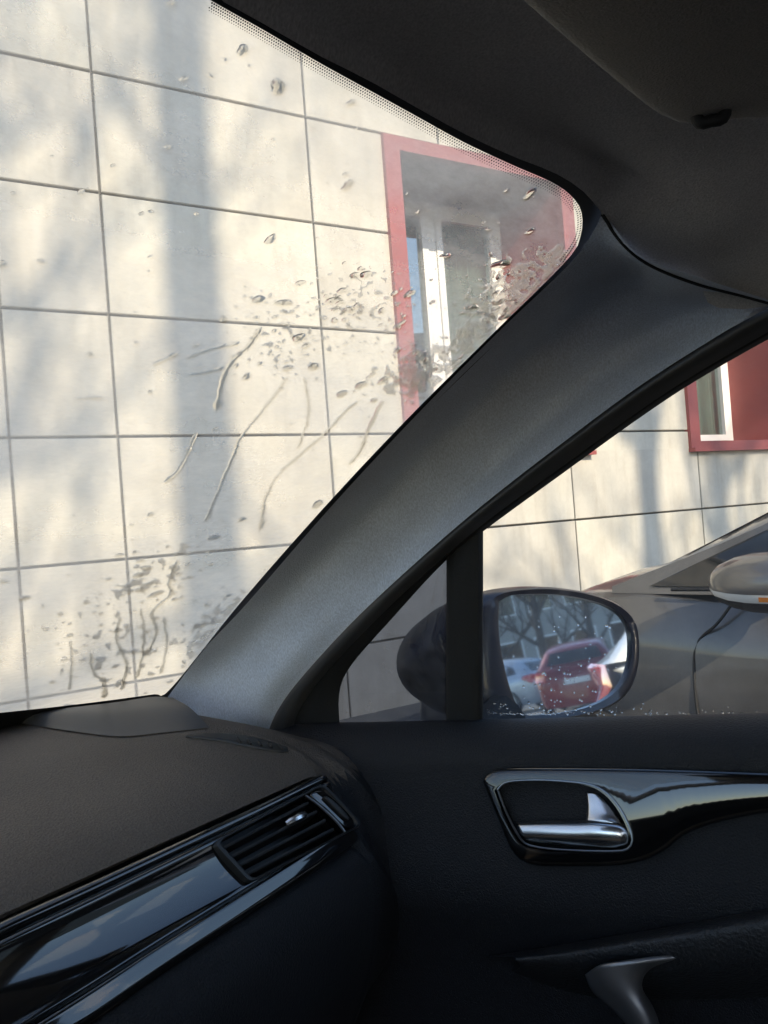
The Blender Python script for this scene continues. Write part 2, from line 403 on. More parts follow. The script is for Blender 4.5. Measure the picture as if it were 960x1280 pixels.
for (a, b, c, d, fl, jit, rot) in pan:
    if b - a < 0.02 or d - c < 0.02: continue
    o = link('panel', panel_mesh(b - a, d - c, fl), bl)
    o.location = ((a + b) / 2, jit, (c + d) / 2); o.rotation_euler = (rot[0], 0, rot[1])
# solid wall behind the panels, open at the windows
mb = MB(); y0, y1 = 0.029, 0.95
mb.box((S0, y0, 0), (S1, y1, WZ0 + 0.02)); mb.box((S0, y0, WZ1 - 0.02), (S1, y1, HT)); e = S0
for (a, b) in WIN: mb.box((e, y0, WZ0 + 0.02), (a + 0.03, y1, WZ1 - 0.02)); e = b - 0.03
mb.box((e, y0, WZ0 + 0.02), (S1, y1, WZ1 - 0.02))
mb.obj('wall', M['joint'], bl, world=False, smooth=False)
MB().box((S0 - 0.1, -0.12, HT), (S1, 9.0, HT + 0.12)).obj('roof', M['plaster'], bl, world=False, smooth=False)
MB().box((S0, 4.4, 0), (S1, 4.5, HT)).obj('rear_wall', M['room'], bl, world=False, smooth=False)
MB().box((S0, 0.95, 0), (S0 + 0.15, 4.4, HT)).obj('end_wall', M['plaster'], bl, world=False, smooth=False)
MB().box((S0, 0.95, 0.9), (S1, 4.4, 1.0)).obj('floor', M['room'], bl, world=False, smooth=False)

def window_unit(k, a, b):
    fw, dp = 0.112, 0.68
    m = MB()                                             # red face frame, standing proud of the panels
    for bx_ in [((a, -0.028, WZ0), (a + fw, 0.03, WZ1)), ((b - fw, -0.028, WZ0), (b, 0.03, WZ1)),
                ((a + fw, -0.028, WZ1 - 0.085), (b - fw, 0.03, WZ1)), ((a + fw, -0.028, WZ0), (b - fw, 0.03, WZ0 + 0.05))]: m.box(*bx_)
    w = m.obj('window', M['red'], bl, world=False, smooth=False)
    x0, x1, z0, z1 = a + fw - 0.002, b - fw + 0.002, WZ0 + 0.048, WZ1 - 0.083
    m = MB()
    m.box((x0 - 0.02, 0.031, z0 - 0.02), (x0, dp, z1 + 0.02)); m.box((x1, 0.031, z0 - 0.02), (x1 + 0.02, dp, z1 + 0.02))
    m.box((x0, 0.031, z0 - 0.02), (x1, dp, z0)); MB().box((x0, 0.031, z1), (x1, dp, z1 + 0.02)).obj('soffit', M['soffit'], w, world=False, smooth=False)
    m.obj('reveal', M['red'], w, world=False, smooth=False)
    m = MB(); m.box((a - 0.004, -0.06, WZ0 - 0.03), (b + 0.004, 0.0, WZ0 - 0.002)); m.obj('sill', M['red'], w, world=False, smooth=False)
    y = dp - 0.06; t = 0.065; c = x0 + 0.69
    m = MB()                                             # white outer frame and central mullion
    m.box((x0, y, z0), (x0 + t, y + 0.06, z1)); m.box((x1 - t, y, z0), (x1, y + 0.06, z1))
    m.box((x0 + t, y, z1 - t), (x1 - t, y + 0.06, z1)); m.box((x0 + t, y, z0), (x1 - t, y + 0.06, z0 + t)); m.box((c - 0.035, y, z0 + t), (c + 0.035, y + 0.06, z1 - t))
    m.obj('frame', M['white'], w, world=False, smooth=False)
    for (p, q) in ((x0 + t, c - 0.035), (c + 0.035, x1 - t)):
        m = MB(); s = 0.055; g = 0.003
        m.box((p + g, y - 0.012, z0 + t + g), (p + s, y + 0.05, z1 - t - g)); m.box((q - s, y - 0.012, z0 + t + g), (q - g, y + 0.05, z1 - t - g))
        m.box((p + s, y - 0.012, z0 + t + g), (q - s, y + 0.05, z0 + t + s)); m.box((p + s, y - 0.012, z1 - t - s), (q - s, y + 0.05, z1 - t - g))
        m.obj('sash', M['white'], w, world=False, smooth=False)
        MB().box((p + s - 0.004, y + 0.02, z0 + t + s - 0.004), (q - s + 0.004, y + 0.024, z1 - t - s + 0.004)).obj('pane', M['pane'], w, world=False, smooth=False)
    # curtain hanging inside in soft folds
    for (p, q) in ((x0 + 0.02, c - 0.14), (c + 0.10, x1 - 0.02)):
        n = 60; r1 = []; r2 = []
        for i in range(n):
            xx = p + (q - p) * i / (n - 1); yy = y + 0.12 + 0.025 * math.sin(i * 1.1 + k) + 0.01 * math.sin(i * 2.7)
            r1.append(Vector((xx, yy, z0 - 0.1))); r2.append(Vector((xx, yy, z1 + 0.02)))
        v, f = grid([r1, r2]); mk('curtain', v, f, M['curtain'], w, world=False)
for k, (a, b) in enumerate(WIN): window_unit(k, a, b)
# pavement and kerb along the building
def wl(s, d, z): return N * (D + d) + W * s + Vector((0, 0, z))
m = MB(); m.v = [wl(-5.2, -0.55, 0.004), wl(22, -0.55, 0.004), wl(22, 0, 0.12), wl(-5.2, 0, 0.12)]
pv = MB(); a = [wl(-5.2, -0.45, 0), wl(22, -0.45, 0), wl(22, 0.02, 0), wl(-5.2, 0.02, 0)]
b = [p + Vector((0, 0, 0.115)) for p in a]; pv.add(a + b, [(4, 5, 6, 7), (0, 1, 5, 4), (1, 2, 6, 5), (3, 0, 4, 7)])
tag(pv.obj('pavement', M['paving'], smooth=False), kind='structure')
kb = MB(); a = [wl(-5.2, -0.6, 0), wl(22, -0.6, 0), wl(22, -0.452, 0), wl(-5.2, -0.452, 0)]
b = [p + Vector((0, 0, 0.13)) for p in a]; kb.add(a + b, [(4, 5, 6, 7), (0, 1, 5, 4), (1, 2, 6, 5), (3, 0, 4, 7), (2, 3, 7, 6)])
tag(kb.obj('kerb', M['kerb'], smooth=False), kind='structure')

# ------------------------------------------------------------------ bare trees (they throw the shadows on the facade)
def bare_tree(label, base, h, rad, seed, limbs_from=0.3, spread=0.8, lean=(0, 0), group='bare trees beside the parking area', nl=16):
    rg = random.Random(seed); root = empty('bare_tree', base)
    tag(root, label, 'tree', group)
    tp = []; rr = []
    for i in range(15):
        q = i / 14; tp.append(Vector((lean[0] * q * q * h + 0.07 * math.sin(q * 7 + seed), lean[1] * q * q * h + 0.07 * math.cos(q * 6 + seed), q * h)))
        rr.append(rad * (1 - q) ** 0.6 + 0.01 + (0.5 * rad * math.exp(-q * 18)))
    MB().tube(tp, rr, 12).obj('trunk', M['bark'], root, world=False)
    mb = MB()
    def branch(p, d, ln, r, lv):
        n = 6; pts = [p]; q = p.copy(); dd = d.copy()
        for i in range(n):
            dd = (dd + Vector((rg.uniform(-.22, .22), rg.uniform(-.22, .22), rg.uniform(-.05, .2)))).normalized(); q = q + dd * ln / n; pts.append(q.copy())
        mb.tube(pts, [r * (1 - 0.8 * i / n) + 0.002 for i in range(n + 1)], 6 if lv < 2 else 4, False)
        if lv < 3:
            for i in range(5 if lv == 0 else 4):
                k = rg.randint(1, n); s = Vector((rg.uniform(-1, 1), rg.uniform(-1, 1), rg.uniform(-.1, .9))).normalized()
                branch(pts[k], (dd * 0.55 + s * 0.8).normalized(), ln * rg.uniform(.35, .6), r * (0.55 - 0.03 * k), lv + 1)
    for i in range(nl):
        q = limbs_from + (0.97 - limbs_from) * i / nl; k = min(13, int(q * 14)); p = tp[k].lerp(tp[k + 1], q * 14 - k)
        az = i * 2.4 + rg.uniform(-.4, .4)
        branch(p, Vector((math.cos(az), math.sin(az), rg.uniform(.4, .9))).normalized(), h * (1.05 - q) * spread * rg.uniform(.28, .45), rr[k] * 0.48, 0)
    mb.obj('crown', M['bark'], root, world=False)
    return root
def sun_spot(s, dist):                                   # ground point whose vertical line shades the facade at s
    p = wl(s, 0, 0) + sh * dist; return Vector((p.x, p.y, 0))
bare_tree('tall bare tree with a thick straight trunk beside the driver side of the car', sun_spot(1.80, 10.5), 19, 0.205, 3, 0.50, 0.6)
bare_tree('slim bare tree behind the car with many upright branches', sun_spot(5.1, 12.5), 16, 0.16, 11, 0.36, 0.6)
bare_tree('slender bare tree standing farther back from the facade', sun_spot(5.95, 14), 16, 0.15, 19, 0.36, 0.6)
bare_tree('leaning bare tree whose branches shade the pale facade panels', sun_spot(-0.2, 13.0), 18, 0.17, 23, 0.34, 0.8, lean=(0.06, -0.05), nl=22)

# ------------------------------------------------------------------ cars parked around (exterior)
CG = surf('car_window_tint', (0.012, 0.013, 0.014), 0.06, var=0.05, spec=0.6)
TY = surf('tyre_rubber', (0.016, 0.016, 0.016), 0.85, var=0.2, vscale=20)
RIM = surf('rim_alloy', (0.45, 0.45, 0.46), 0.32, 0.9)
LAMP = surf('headlamp_clear', (0.6, 0.62, 0.64), 0.1, 0.5)
TAIL = surf('tail_lamp_red', (0.5, 0.012, 0.012), 0.12, var=0.1, vscale=40, spec=0.7, coat=1.0)
AMB = surf('indicator_amber', (0.8, 0.25, 0.03), 0.2)
CLEAR = surf('indicator_clear', (0.62, 0.62, 0.60), 0.2)
def paint(name, c, metal=0.45, dirt=0.22): return surf(name, c, 0.33, metal, var=dirt, vscale=4, coat=0.7, rvar=0.1, bump=0.04, bscale=350, grain=0.18)

def wheel(parent, loc, side):
    w = MB(); n = 28; rows = []
    prof = [(0.19, -0.09), (0.29, -0.1), (0.315, -0.075), (0.32, 0), (0.315, 0.075), (0.29, 0.1), (0.19, 0.09)]
    for k in range(n):
        a = 2 * math.pi * k / n; rows.append([Vector((q, r * math.cos(a), r * math.sin(a))) for r, q in prof])
    rows.append(rows[0]); v, f = grid(rows); w.add(v, f)
    o = w.obj('wheel', TY, parent, world=False); o.location = loc
    m = MB(); x = side * 0.085
    for k in range(10):
        a = 2 * math.pi * k / 10; d = Vector((0, math.cos(a), math.sin(a))); t = Vector((0, -d.z, d.y))
        m.add([Vector((x, 0, 0)) + d * 0.03 + t * 0.018, Vector((x, 0, 0)) + d * 0.03 - t * 0.018, Vector((x * .9, 0, 0)) + d * 0.2 - t * 0.028, Vector((x * .9, 0, 0)) + d * 0.2 + t * 0.028,
               Vector((x - side * .03, 0, 0)) + d * 0.03, Vector((x - side * .03, 0, 0)) + d * 0.2], [(0, 1, 2, 3), (0, 3, 5, 4), (1, 4, 5, 2)])
    ring = [[Vector((q, r * math.cos(2 * math.pi * k / n), r * math.sin(2 * math.pi * k / n))) for r, q in ((0.215, x), (0.19, x), (0.185, 0))] for k in range(n + 1)]
    v, f = grid(ring); m.add(v, f)
    r = m.obj('rim', RIM, o, world=False)
    return o

def parked_car(label, loc, rz, pm, group=None, name='parked_car', detail=False):
    root = empty(name, loc, rz); tag(root, label, 'car', group)
    st = [(2.16, .52, .58, .50), (2.12, .70, .66, .44), (1.98, .80, .74, .40), (1.6, .86, .82, .60), (1.05, .885, .955, .70), (0.5, .89, .93, .30), (-.3, .892, .94, .22),
          (-1.1, .892, .965, .50), (-1.7, .875, .99, .62), (-2.0, .84, .98, .45), (-2.13, .78, .86, .42), (-2.17, .66, .72, .46)]
    rows = []
    for (y, w, zt, zb) in [(1.05 + (q[0] - 1.05) * .88 if q[0] > 1.05 else q[0],) + q[1:] for q in st]:
        crown = 0.045 if y > 1 else 0.02
        half = [(0, zt + crown), (.45 * w, zt + crown * .8), (.80 * w, zt + .01), (.93 * w, zt - .035), (.985 * w, zt - .12), (.99 * w, zt - .17), (w, zt - .26), (.985 * w, min(.5, zt - .3)), (.96 * w, .30), (.90 * w, .2), (.5 * w, .18), (0, .18)]
        rows.append([Vector((x, y, z)) for x, z in half] + [Vector((-x, y, z)) for x, z in half[-2:0:-1]])
    cols = [crk([r[i] for r in rows], 4) for i in range(len(rows[0]))]
    rr = [[c[j] for c in cols] for j in range(len(cols[0]))]
    v, f = grid(rr, ring=True); n = len(rr[0]); f += [tuple(range(n)), tuple(len(v) - n + k for k in range(n))]
    mk('body', v, f, pm, root, world=False, ang=38)
    # cabin: side profile rings from belt to roof
    prof = [(1.06, .955, .80), (.62, 1.16, .735), (.12, 1.395, .655), (-.25, 1.455, .62), (-.8, 1.465, .61), (-1.4, 1.41, .60), (-1.72, 1.30, .625), (-2.02, .985, .72)]
    rows = []
    for (y, z, w) in prof:
        b = .93 + (.0 if y > -1 else .02)
        h = [(0, z + .02), (.5 * w, z + .015), (.86 * w, z - .01), (w, z - .05 if z > 1.0 else z - .005)]
        hb = (.84 if y < 1 else .80)
        h += [((w + hb) / 2, ((z - .05) + b) / 2 if z > 1.0 else z - .01), (hb, b), (0, b - .01)]
        rows.append([Vector((x, y, zz)) for x, zz in h] + [Vector((-x, y, zz)) for x, zz in h[-2:0:-1]])
    cols = [crk([r[i] for r in rows], 4) for i in range(len(rows[0]))]
    rr = [[c[j] for c in cols] for j in range(len(cols[0]))]
    v, f = grid(rr, ring=True); mk('cabin', v, f, pm, root, world=False, ang=38); CB = BVHTree.FromPolygons([tuple(p) for p in v], f)
    def sx(z): return .845 - (z - .93) * .38 + .012            # cabin side at height z
    def drape(name, pts, org, d, lift=.005):                  # glass laid on the cabin's own curve
        bm = bmesh.new(); bm.faces.new([bm.verts.new(p) for p in pts]); bmesh.ops.triangulate(bm, faces=bm.faces)
        for _ in range(3): bmesh.ops.subdivide_edges(bm, edges=bm.edges, cuts=1, use_grid_fill=True)
        for v_ in bm.verts:
            h = CB.ray_cast(v_.co - d * 3, d)
            if h[0] is not None: v_.co = h[0] - d * lift
        bmesh.ops.triangulate(bm, faces=bm.faces); bmesh.ops.recalc_face_normals(bm, faces=bm.faces)
        me = bpy.data.meshes.new(name); bm.to_mesh(me); bm.free(); me.polygons.foreach_set('use_smooth', [True] * len(me.polygons)); me.materials.append(CG); link(name, me, root)
    for s in (-1, 1):
        for pts in ([(.93, .952), (.60, 1.10), (.02, 1.335), (-.22, 1.368), (-.24, .952)], [(-.31, .955), (-.29, 1.372), (-.95, 1.37), (-1.22, 1.32), (-1.15, .965)], [(-1.25, 1.0), (-1.30, 1.28), (-1.50, 1.20), (-1.60, 1.03)]):
            drape('side_window', [Vector((0, y, z)) for y, z in pts], None, Vector((-s, 0, 0)))
    drape('windscreen', [Vector((x, y, 0)) for x, y in ((-.70, 1.0), (.70, 1.0), (.58, .22), (.3, .17), (-.3, .17), (-.58, .22))], None, Vector((0, 0, -1)))
    drape('rear_window', [Vector((x, 0, z)) for x, z in ((-.58, 1.04), (.58, 1.04), (.50, 1.29), (-.50, 1.29))], None, Vector((0, 1, 0)))
    for s in (-1, 1):
        for y in (1.22, -1.30): wheel(root, Vector((s * .80, y, .32)), s)
        mk('headlamp', [Vector((s * .50, 2.005, .64)), Vector((s * .80, 1.805, .735)), Vector((s * .815, 1.79, .62)), Vector((s * .56, 2.02, .54)), Vector((s * .6, 1.91, .74))], [(0, 3, 2, 1), (0, 1, 4)], LAMP, root, world=False)
        P = [(s * .60, -2.175, .93), (s * .80, -2.10, .965), (s * .872, -1.84, .95), (s * .885, -1.80, .86), (s * .86, -2.03, .74), (s * .64, -2.185, .73)]
        P = [Vector(p) for p in P]; c = sum(P, Vector()) / 6 + Vector((s * .03, -.05, 0)); Q = [p.lerp(c, .15) + Vector((s * .012, -.02, 0)) for p in P]
        mk('tail_lamp', P + Q + [c], [(i, (i + 1) % 6, 6 + (i + 1) % 6, 6 + i) for i in range(6)] + [(6 + i, 6 + (i + 1) % 6, 12) for i in range(6)], TAIL, root, world=False)
        # door mirror: rounded cap, clear indicator strip, dark lower shell
        cx, cy, cz = s * 1.0, .52, .982
        MS = ((-.085, .90, 1), (-.078, .99, 1), (-.03, 1.0, .7), (.02, .97, .4), (.06, .86, .2), (.095, .66, 0), (.118, .40, 0), (.128, .05, 0))
        def mring(angs, k=1.0):
            return [[Vector((cx + .115 * sc * k * math.copysign(abs(math.cos(a)) ** .8, math.cos(a)), cy + dy - .42 * wt * .115 * sc * s * math.cos(a), cz + .074 * sc * k * math.copysign(abs(math.sin(a)) ** .85, math.sin(a)))) for a in angs] for dy, sc, wt in MS]
        v, f = grid(mring([2 * math.pi * k / 30 for k in range(30)]), ring=True); f += [tuple(range(30))]
        o = mk('door_mirror', v, f, pm, root, world=False, ang=50)
        ma = (lambda a: a) if s < 0 else (lambda a: 3 * math.pi - a)
        v, f = grid(mring([ma(math.pi + .22 + .30 * k / 4) for k in range(5)], 1.015)); mk('indicator', v, f, CLEAR, o, world=False)
        v, f = grid(mring([ma(math.pi + .53 + 2.6 * k / 14) for k in range(15)], 1.012)); mk('lower_shell', v, f, M['rubber'], o, world=False)
        qs = mring([ma(math.pi + .28), ma(math.pi + .45)], 1.03); rb = [[qs[2][k].lerp(qs[3][k], t) for k in (0, 1)] for t in (.1, .5)]
        v, f = grid(rb); mk('indicator_bulb', v, f, AMB, o, world=False)
        m = MB(); m.tube([(s * .83, .56, .945), (s * .92, .55, .95), (s * 1.0, .53, .96)], [.055, .045, .035], 10); m.obj('mirror_base', M['rubber'], o, world=False)
        # dark strip round doors: seams
        def bx(z): return s * (.885 + .0 * z)
        def seam(pts):
            mb = MB(); mb.tube(crk([Vector(p) for p in pts], 5), .0045, 6); mb.obj('door_seam', M['rubber'], root, world=False)
        seam([(s * .852, .64, .945), (s * .878, .70, .86), (s * .874, .765, .80), (s * .888, .775, .70), (s * .884, .77, .55), (s * .862, .75, .32)])
        seam([(s * .862, -.275, .93), (s * .884, -.28, .8), (s * .891, -.28, .65), (s * .886, -.28, .5), (s * .862, -.27, .3)])
        m = MB(); m.tube(crk([Vector((s * sx(.955) + s * .004, .84, .947)), Vector((s * sx(.955) + s * .004, 0, .947)), Vector((s * sx(.96) + s * .004, -1.2, .957))], 5), .006, 6); m.obj('belt_seal', M['rubber'], root, world=False)
        for y in (-.05, -.98):
            m = MB(); m.tube(crk([Vector((s * .885, y, .80)), Vector((s * .925, y - .03, .80)), Vector((s * .925, y - .14, .805)), Vector((s * .885, y - .17, .805))], 4), .012, 8); m.obj('door_handle', pm, root, world=False)
    m = MB(); m.box((-.26, 2.00, .36), (.26, 2.06, .47)); m.obj('number_plate', M['white'], root, world=False)
    m = MB(); m.box((-.26, -2.215, .62), (.26, -2.16, .73)); m.obj('rear_plate', M['white'], root, world=False)
    return root

NB = parked_car('grey-brown metallic hatchback parked alongside, its mirror showing past the side window', (3.107, -0.747, 0), R(-20), paint('grey_brown_paint', (0.115, 0.113, 0.113)))
parked_car('pale silver-blue car in the door mirror, parked farthest back', (1.35, -24, 0), R(125), paint('silver_blue_paint', (0.42, 0.46, 0.50)), 'cars seen in the door mirror')
parked_car('dark red car in the door mirror, in front of the silver-blue one', (3.6, -19, 0), R(192), paint('dark_red_paint', (0.22, 0.02, 0.02)), 'cars seen in the door mirror')
for i, (x, y, h, sd, lb) in enumerate([(-.6, -31, 11, 31, 'bare tree at the rim of the mirror image behind the parked cars'), (1.6, -34, 12, 37, 'bushy bare tree in the middle of the mirror image'),
                                   (3.9, -32, 11, 41, 'bare tree behind the dark red car in the mirror'), (6.2, -36, 12, 43, 'outermost bare tree of the far tree row')]):
    bare_tree(lb, (x, y, 0), h, .16, sd, 0.12, 0.9, nl=18)

def far_block():
    b = empty('apartment_block', (4, -52, 0)); tag(b, 'long grey block of flats far behind the parked cars in the door mirror', 'building')
    conc = surf('far_wall', (0.30, 0.29, 0.27), 0.9, var=0.1, vscale=0.6)
    MB().box((-30, -8, 0), (30, 0, 13.5)).obj('wall', conc, b, world=False, smooth=False)
    MB().box((-30.3, -8.3, 13.5), (30.3, 0.3, 13.9)).obj('roof', M['joint'], b, world=False, smooth=False)
    fr = MB().box((-.75, .0, -.8), (.75, .06, .8)); fo = MB().box((-.66, .065, -.71), (.66, .075, .71))
    w0 = fr.obj('window', M['white'], b, world=False, smooth=False); p0 = fo.obj('pane', CG, w0, world=False, smooth=False); first = True
    for i in range(-6, 13):
        for j in range(4):
            if not first: w = w0.copy(); COL.objects.link(w); w.parent = b; p = p0.copy(); COL.objects.link(p); p.parent = w
            else: w = w0; first = False
            w.location = (i * 2.2 - 7, 0.002, 2.2 + 3.1 * j)
far_block()

# ------------------------------------------------------------------ the car we sit in
car = empty('car', (0.30, -0.55, 0))
tag(car, 'dark car with black dashboard and grey cloth pillars, seen from its own cabin', 'car')
XP = lambda x: (Vector((1, 0, 0)), x)                       # plane x = const
pB = hit(213, 868, XP(1.0)); pC = hit(747, 262, XP(0.72)); aa = pC - pB
nx, nz = 0.15, 0.84; ny = -(aa.x * nx + aa.z * nz) / aa.y
wn = Vector((nx, ny, nz)).normalized()
WS = (wn, wn.dot(pC - O))                                   # windscreen (outer half)
def WSo(k): return (WS[0], WS[1] + k)                       # k > 0 outside, k < 0 inside
SD = (Vector((1, 0, .28)), 0.963); SD = (SD[0].normalized(), SD[1] / SD[0].length)
def SDo(k): return (SD[0], SD[1] + k)

def bvh_of(v, f): return BVHTree.FromPolygons([tuple(p) for p in v], f)
def onto(b, x, y, lift=0.0):
    r = ray(x, y).normalized(); h = b.ray_cast(O, r)
    if h[0] is None: return None
    return h[0] + h[1] * (lift if h[1].dot(r) < 0 else -lift)

# --- windscreen pane (right half as seen, mirrored past the centre line)
XC = 0.30 - 0.06
def ws_pt(X, Z):                                            # point on the pane at given side position and height (relative to the eye)
    Xr = XC + 0.02 + math.sqrt((X - XC) ** 2 + 0.0004) if X < XC + 0.02 else X
    Y = (WS[1] - wn.x * Xr - wn.z * Z) / wn.y; return A(X, Y, Z)
# black enamel band and dot fringe round the glass
E = [(120, -95), (200, -40), (266, 2), (330, 38), (400, 79), (460, 112), (520, 145), (580, 178), (640, 206), (690, 228), (714, 245), (727, 266), (725, 297), (706, 328), (612, 421), (500, 533), (400, 640), (300, 754), (212, 862), (190, 868), (100, 880), (0, 891), (-120, 903)]
Ho = [(140, -110), (216, -50), (282, 2), (340, 30), (410, 70), (468, 100), (530, 135), (590, 168), (650, 194), (705, 214), (740, 238), (758, 268), (744, 303), (714, 338), (620, 429), (507, 540), (407, 648), (306, 761), (216, 870), (195, 895), (102, 905), (0, 915), (-120, 925)]
XM = XC + .0                                                # centre line of the car's glass
Pr = [A(XM, (WS[1] - wn.x * XM - wn.z * .235) / wn.y, .235)] + px(Ho, WS) + [A(XM, (WS[1] - wn.x * XM + wn.z * .235) / wn.y, -.235)]
Pl = [Vector((2 * XM - p.x, p.y, p.z)) for p in Pr]; k = len(Pr)
mk('windscreen', Pr + Pl, [tuple(range(k)), tuple(range(k, 2 * k))], M['wglass'], car, smooth=False)
loft('glass_border', [px(E, WSo(-.0025)), px(Ho, WSo(-.0025))], M['frit'], car, nu=160, sub=1)
def px2(pts, n): return [(p.x, p.y) for p in cr([Vector((x, y, 0)) for x, y in pts], n)]
edge = px2(E[2:14], 190); mb = MB()
for i, (x, y) in enumerate(edge):
    a = edge[max(0, i - 1)]; b = edge[min(len(edge) - 1, i + 1)]; tx, ty = b[0] - a[0], b[1] - a[1]; l = math.hypot(tx, ty); nxp, nyp = -ty / l, tx / l
    for k, (of, rd) in enumerate(((2.0, 1.45), (5.4, 1.3), (8.8, 1.1), (12.0, 0.75))):
        if i > 165 and k > 1: continue
        sx_ = (tx / l) * 1.7 * (k % 2); sy_ = (ty / l) * 1.7 * (k % 2)
        c = hit(x + nxp * of + sx_, y + nyp * of + sy_, WSo(-.002)); ex = (c - hit(x + nxp * of + 1, y + nyp * of, WSo(-.002))); ex = ex.normalized(); ey = wn.cross(ex)
        rr_ = rd * depth(c) / F
        mb.add([c + (ex * math.cos(q) + ey * math.sin(q)) * rr_ for q in [math.pi * 2 * z / 8 for z in range(8)]], [tuple(range(8))])
tag(mb.obj('dot_fringe', M['frit'], car, smooth=False), kind='stuff')

# --- headliner
hl = [
    [A(-.75, .22, .20), A(-.4, .25, .238), A(0, .262, .245)] + px([(200, -62), (270, -4), (330, 30), (400, 70), (460, 100), (520, 134), (580, 167), (640, 195), (695, 217), (730, 240), (752, 266)], WSo(-.007)),
    [A(-.75, .20, .21), A(-.4, .235, .252), A(0, .245, .26)] + [p + Vector((-.004, -.014, .010)) for p in px([(215, -62), (285, -6), (345, 27), (412, 64), (472, 94), (532, 126), (592, 158), (652, 186), (707, 208), (738, 228)], WSo(-.002))] + [hit(758, 280, XP(.722))],
    [A(-.77, .10, .215), A(-.4, .12, .268), A(0, .13, .280), A(.3, .12, .280), A(.50, .085, .272), A(.62, .05, .258), A(.69, .03, .240), A(.735, .045, .222), hit(800, 322, XP(.772))],
    [A(-.78, 0, .22), A(-.4, .0, .285), A(0, .0, .296), A(.3, .0, .294), A(.52, -.02, .282), A(.66, -.03, .258), A(.74, -.02, .226), hit(868, 352, XP(.822))],
    [A(-.78, -.12, .22), A(-.4, -.1, .295), A(0, -.1, .305), A(.3, -.1, .303), A(.55, -.1, .288), A(.70, -.11, .258), A(.80, -.09, .215), hit(985, 380, XP(.865))],
    [A(-.74, -.5, .22), A(-.4, -.5, .305), A(0, -.5, .318), A(.3, -.5, .318), A(.6, -.5, .30), A(.76, -.5, .27), A(.84, -.5, .24), A(.875, -.5, .20)],
    [A(-.70, -1.7, .18), A(-.4, -1.7, .25), A(0, -1.7, .26), A(.3, -1.7, .26), A(.6, -1.7, .25), A(.76, -1.7, .22), A(.84, -1.7, .2), A(.86, -1.7, .16)],
]
loft('headliner', hl, M['liner'], car, nu=70, sub=6)

# --- A pillar cover
pA = [(206, 876), (255, 812), (308, 755), (408, 640), (508, 532), (618, 420), (708, 334), (738, 296), (754, 264)]
pM1 = [(228, 893), (290, 818), (350, 752), (452, 645), (560, 535), (672, 428), (762, 358), (785, 335), (798, 318)]
pM2 = [(262, 912), (318, 830), (388, 755), (492, 655), (600, 550), (712, 450), (806, 384), (840, 365), (872, 346)]
pM3 = [(308, 918), (340, 850), (415, 768), (520, 670), (630, 568), (745, 468), (850, 402), (920, 380), (958, 374)]
pS = [(333, 920), (347, 888), (376, 848), (440, 778), (520, 703), (600, 634), (700, 556), (800, 482), (900, 418), (940, 396), (970, 381)]
rA = px(pA, WSo(-.006)); rS = px(pS, SDo(-.035))
def between(pts, q, bulge):
    n = len(pts); a = cr(rA, n); b = cr(rS, n); o = []
    for i, (x, y) in enumerate(pts):
        t = depth(a[i]) * (1 - q) + depth(b[i]) * q - bulge; o.append(at(x, y, t))
    return o
PR = loft_rows([rA, between(pM1, .22, .006), between(pM2, .5, .012), between(pM3, .78, .014), rS], 60, 7)
v, f = grid(PR); mk('pillar_cover', v, f, M['pillar'], car, ang=60)
# strip between cover and window (door frame, smooth grey) and its black seals
pD = [(365, 920), (372, 892), (400, 850), (455, 790), (530, 718), (608, 652), (700, 585), (790, 520), (862, 472), (962, 414), (1060, 362)]
pS2 = [(x - 7, y - 9) for x, y in [(332, 921), (346, 889), (375, 849), (439, 779), (519, 704), (599, 635), (699, 557), (799, 483), (899, 419), (964, 384), (1045, 345)]]
pS3 = [(x + 7, y + 9) for x, y in pS2]
pSm = [(352, 921), (360, 890), (390, 848), (449, 784), (527, 708), (605, 641), (702, 566), (796, 498), (880, 445), (964, 396), (1050, 352)]
loft('door_frame', [px(pS2, SDo(-.020)), px(pS3, SDo(-.032)), px(pSm, SDo(-.034)), px(pD, SDo(-.022))], M['smooth'], car, nu=60, sub=5)
pG = [(425, 915), (424, 868), (438, 833), (492, 771), (556, 702), (611, 659), (703, 592), (793, 527), (865, 479), (964, 422), (1062, 370)]
loft('window_seal', [px(pSm, SDo(-.012)), px(pD, SDo(-.0175)), px([((a[0] + b[0]) / 2, (a[1] + b[1]) / 2) for a, b in zip(pD, pG)], SDo(-.014)), px(pG, SDo(-.002))], M['rubber'], car, nu=60, sub=3)
# seam line where the headliner meets the pillar
HB = bvh_of(*grid(loft_rows(hl, 70, 6))); PB = bvh_of(*grid(PR)); sp = []
for x, y in px2([(753, 268), (778, 303), (812, 330), (868, 353), (925, 368), (972, 381)], 26):
    c = [q for q in (onto(HB, x, y, .0006), onto(PB, x, y, .0006)) if q is not None]
    if c: sp.append(min(c, key=lambda q: (q - O).length))
mb = MB(); mb.tube(sp, .0016, 6); mb.obj('headliner_seam', M['rubber'], car)

